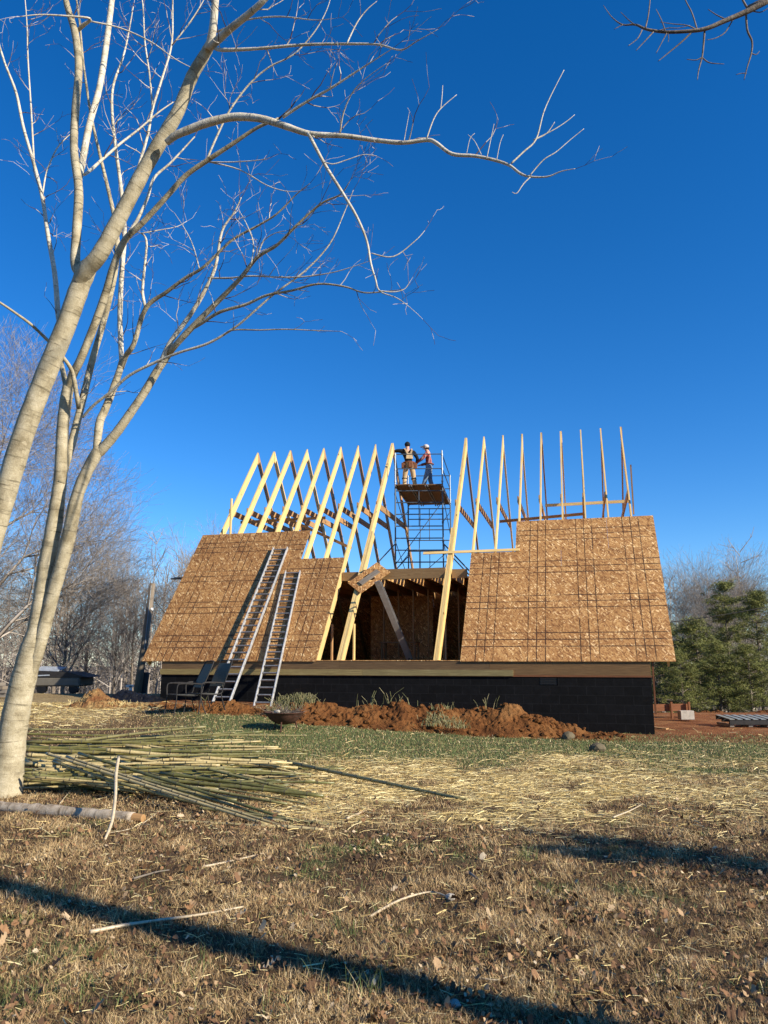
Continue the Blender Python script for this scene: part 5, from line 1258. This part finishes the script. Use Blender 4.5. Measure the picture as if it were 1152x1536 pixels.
V = np.stack([c0-s*.014, c0+s*.014, c0+d*.11], 1).reshape(-1, 3); me = npmesh('crown', V, np.arange(3*n).reshape(-1, 3), 3, M['cedar'], rng.random(3*n)); o = bpy.data.objects.new('crown', me); COL.objects.link(o); o.parent = ce
# ------------------------------------------------------------------ people
def skin(name, nodes, edges, mat, parent, sub=2, root=0):
    """nodes: {key: (point, radius or (rx, ry))}"""
    keys = list(nodes); idx = {k: i for i, k in enumerate(keys)}; org = WL[parent.name]
    bm = bmesh.new(); sk = bm.verts.layers.skin.verify(); vs = [bm.verts.new(Vector(nodes[k][0])-org) for k in keys]
    for a, b_ in edges: bm.edges.new((vs[idx[a]], vs[idx[b_]]))
    for i, k in enumerate(keys):
        r = nodes[k][1]; vs[i][sk].radius = (r, r) if not hasattr(r, '__len__') else r
        vs[i][sk].use_root = (i == root)
    me = bpy.data.meshes.new(name); bm.to_mesh(me); bm.free(); me.materials.append(mat)
    o = bpy.data.objects.new(name, me); COL.objects.link(o); o.parent = parent
    m = o.modifiers.new('skin', 'SKIN'); m.use_smooth_shade = True; m.branch_smoothing = .4
    s = o.modifiers.new('sub', 'SUBSURF'); s.levels = sub; s.render_levels = sub
    return o
def chain(*k): return list(zip(k[:-1], k[1:]))
def person(base, face, J, label, mats, extra):
    """J joints in local metres: x right, y ahead (facing), z up"""
    e = empty('person', base, label, 'person')
    R = Matrix.Rotation(face, 3, 'Z')
    def W(p): return Vector(base) + R @ Vector(p)
    n = {}
    def put(k, r): n[k] = (W(J[k]), r)
    put('pelvis', .12); put('belly', (.115, .10)); put('chest', (.145, .115)); put('neck0', .075); put('neck', .055); put('head', .088); put('crown', .075)
    for s in 'LR':
        put('sh'+s, .062); put('el'+s, .042); put('wr'+s, .028); put('hand'+s, .036)
        put('hip'+s, .088); put('kn'+s, .058); put('an'+s, .042); put('toe'+s, .038)
    ed = chain('pelvis', 'belly', 'chest', 'neck0', 'neck', 'head', 'crown')
    for s in 'LR': ed += chain('chest', 'sh'+s, 'el'+s, 'wr'+s, 'hand'+s) + chain('pelvis', 'hip'+s, 'kn'+s, 'an'+s, 'toe'+s)
    # fingers and thumb
    for s in 'LR':
        h = Vector(J['hand'+s]); w_ = Vector(J['wr'+s]); d = (h-w_).normalized(); sd = d.cross(Vector((0, 0, 1)))
        sd = sd.normalized() if sd.length > .1 else Vector((1, 0, 0))
        for k in range(4):
            a = 'f%s%d' % (s, k); o_ = sd*(-.027+.018*k)
            n[a+'a'] = (W(h+d*.035+o_), .0095); n[a+'b'] = (W(h+d*(.062+.008*(k in (1, 2)))+o_-Vector((0, 0, .012))), .0088); n[a+'c'] = (W(h+d*(.078+.01*(k in (1, 2)))+o_-Vector((0, 0, .034))), .008)
            ed += chain('hand'+s, a+'a', a+'b', a+'c')
        n['t'+s] = (W(h-sd*.045+d*.0), .011); n['u'+s] = (W(h-sd*.055+d*.03-Vector((0, 0, .01))), .0095); ed += chain('hand'+s, 't'+s, 'u'+s)
    skin('body', n, ed, mats['skin'], e)
    c = {}
    def putc(k, r): c[k] = (W(J[k]), r)
    putc('pelvis', .135); putc('belly', (.145, .13)); putc('chest', (.175, .14)); putc('neck0', .085)
    ed = chain('pelvis', 'belly', 'chest', 'neck0')
    for s in 'LR': putc('sh'+s, .082); putc('el'+s, .06); putc('wr'+s, .045); ed += chain('chest', 'sh'+s, 'el'+s, 'wr'+s)
    skin('shirt', c, ed, mats['shirt'], e)
    c = {}; c['waist'] = (W(Vector(J['belly'])-Vector((0, 0, .03))), .15); putc('pelvis', .155); ed = chain('pelvis', 'waist')
    for s in 'LR': putc('hip'+s, .108); putc('kn'+s, .08); putc('an'+s, .07); ed += chain('pelvis', 'hip'+s, 'kn'+s, 'an'+s)
    skin('trousers', c, ed, mats['trousers'], e, root=1)
    for s in 'LR':
        a = Vector(J['an'+s]); t = Vector(J['toe'+s]); d = (t-a); d.z = 0; d.normalize()
        skin('boot', {'a': (W(a+Vector((0, 0, .08))), .066), 'b': (W(Vector((a.x, a.y, .055))), .058), 'c': (W(Vector((a.x, a.y, .045))+d*.13), .046), 'd': (W(Vector((a.x, a.y, .038))+d*.2), .036)}, chain('a', 'b', 'c', 'd'), mats['boot'], e)
    hd = Vector(J['head']); hf = Vector(J.get('look', (0, 1, 0))).normalized(); hr = hf.cross(Vector((0, 0, 1)))
    # face: nose, ears, eyes, mouth
    b = MB(); b.ball(W(hd+hf*.093-Vector((0, 0, .005))), .017, (1, 1, 1.3), 8, 6)
    for s in (-1, 1): b.ball(W(hd+hr*(s*.085)), .022, (.6, 1, 1.3), 8, 6)
    b.build('nose_and_ears', mats['skin'], e, smooth=True)
    b = MB()
    for s in (-1, 1): b.ball(W(hd+hf*.083+hr*(s*.03)+Vector((0, 0, .022))), .009, (1, 1, .7), 6, 5)
    b.ball(W(hd+hf*.085-Vector((0, 0, .04))), .014, (1.4, 1.0, .35), 8, 5)
    b.build('eyes_and_mouth', M['hair'], e, smooth=True)
    extra(e, W, J, hd, hf, hr)
    return e
PZF = PZ_ - .005
# worker 1: back to the camera, left arm stretched over the rafter peak
b1 = SP(.30, 1.05, PZF)
J1 = dict(pelvis=(0, 0, .93), belly=(-.01, .03, 1.08), chest=(-.03, .06, 1.32), neck0=(-.03, .07, 1.46), neck=(-.03, .09, 1.52), head=(-.03, .12, 1.62), crown=(-.03, .12, 1.68), look=(-.2, 1, -.3),
          shL=(-.22, .06, 1.42), elL=(-.42, .12, 1.42), wrL=(-.60, .20, 1.30), handL=(-.64, .26, 1.25), shR=(.17, .06, 1.40), elR=(.30, .02, 1.15), wrR=(.27, .14, .96), handR=(.25, .20, .92),
          hipL=(-.10, 0, .86), knL=(-.14, .05, .48), anL=(-.16, -.02, .11), toeL=(-.18, .14, .05), hipR=(.10, 0, .86), knR=(.17, .05, .48), anR=(.22, -.02, .11), toeR=(.26, .14, .05))
def ex1(e, W, J, hd, hf, hr):
    def sk(name, pts, rs, mat): 
        return skin(name, {i: (W(p), r) for i, (p, r) in enumerate(zip(pts, rs))}, [(i, i+1) for i in range(len(pts)-1)], mat, e)
    # bib back and crossed straps
    b = MB(); vs = [(-.13, -.10, 1.10), (.12, -.10, 1.10), (.08, -.085, 1.30), (-.10, -.085, 1.30)]
    b.prism([W(p) for p in vs], (W((0, -.03, 0))-W((0, 0, 0))), Vector((1, 0, 0))); bevel(b.build('overall_back', M['cloth_tan'], e), .01)
    for s in (-1, 1):
        b = MB(); pts = [W((-.01+s*.05, -.105, 1.27)), W((-.02+s*.10, -.10, 1.40)), W((-.03+s*.12, -.01, 1.475)), W((-.03+s*.12, .10, 1.47)), W((-.02+s*.08, .19, 1.30))]
        for i in range(len(pts)-1): b.beam(pts[i], pts[i+1], .05, .02, up=(0, -1, .3) if i < 2 else UP)
        b.build('strap', M['cloth_tan'], e)
    b = MB(); pts = [W((.19*math.cos(a), .165*math.sin(a), .99)) for a in np.linspace(0, 2*pi, 17)]; b.tube(pts, .024, 6, False); b.build('tool_belt', M['leather'], e)
    for x_, y_ in ((-.19, -.06), (.19, -.05), (.02, -.19)):
        b = MB(); b.beam(W((x_, y_, .78)), W((x_, y_, .97)), .15, .08, up=(0, 1, 0)); bevel(b.build('tool_pouch', M['leather'], e), .015)
    for s in 'LR':
        k = Vector(J['kn'+s]); b = MB(); b.ball(W(k+Vector((0, .05, 0))), .075, (1, .6, 1.3), 10, 8); b.build('knee_pad', M['cloth_black'], e, smooth=True)
        b = MB(); pts = [W(k+Vector((.085*math.cos(a), .085*math.sin(a), -.03))) for a in np.linspace(0, 2*pi, 13)]; b.tube(pts, .014, 5, False); b.build('knee_strap', M['cloth_black'], e)
    b = MB(); b.ball(W(hd+Vector((0, -.012, .03))), .108, (.9, 1, .95), 14, 10); b.tube([W(hd+Vector((0, .02, .11))), W(hd+Vector((0, .02, .15)))], [.03, .01], 8); b.build('knit_cap', M['cloth_black'], e, smooth=True)
person(b1, .15, J1, 'worker in black shirt and tan overalls reaching over the rafter peak, back to us', dict(skin=M['skin'], shirt=M['cloth_black'], trousers=M['cloth_tan'], boot=M['leather']), ex1)
# worker 2: faces left, white cap
b2 = SP(.95, 1.25, PZF)
J2 = dict(pelvis=(0, 0, .90), belly=(0, .01, 1.05), chest=(0, .02, 1.28), neck0=(0, .05, 1.42), neck=(0, .07, 1.47), head=(0, .11, 1.56), crown=(0, .10, 1.63), look=(0, 1, -.15),
          shL=(-.18, .03, 1.36), elL=(-.22, .20, 1.14), wrL=(-.12, .42, 1.02), handL=(-.10, .49, 1.0), shR=(.18, .02, 1.36), elR=(.22, .06, 1.08), wrR=(.12, .30, 1.00), handR=(.10, .37, .98),
          hipL=(-.09, 0, .84), knL=(-.10, .12, .46), anL=(-.11, .22, .10), toeL=(-.12, .38, .05), hipR=(.09, 0, .84), knR=(.11, -.02, .46), anR=(.12, -.14, .11), toeR=(.12, .02, .05))
def ex2(e, W, J, hd, hf, hr):
    b = MB(); b.ball(W(hd+Vector((0, -.01, .045))), .105, (1, 1, .78), 14, 10); b.build('cap', M['cap'], e, smooth=True)
    b = MB(); o_ = hd+Vector((0, 0, .045)); b.prism([W(o_+Vector(p)) for p in ((-.075, .07, 0), (.075, .07, 0), (.06, .17, -.012), (0, .185, -.014), (-.06, .17, -.012))], UP*.012, Vector((1, 0, 0))); bevel(b.build('cap_peak', M['cap'], e), .004)
    b = MB(); b.ball(W(hd+Vector((0, -.035, -.02))), .095, (.95, .8, .8), 12, 8); b.build('hair', M['hair'], e, smooth=True)
    b = MB(); pts = [W((.155*math.cos(a), .15*math.sin(a), .985)) for a in np.linspace(0, 2*pi, 17)]; b.tube(pts, .018, 6, False); b.build('belt', M['leather'], e)
person(b2, pi/2-.15, J2, 'worker in white cap, red plaid shirt and blue jeans facing left on the scaffold', dict(skin=M['skin'], shirt=M['plaid'], trousers=M['jeans'], boot=M['leather']), ex2)
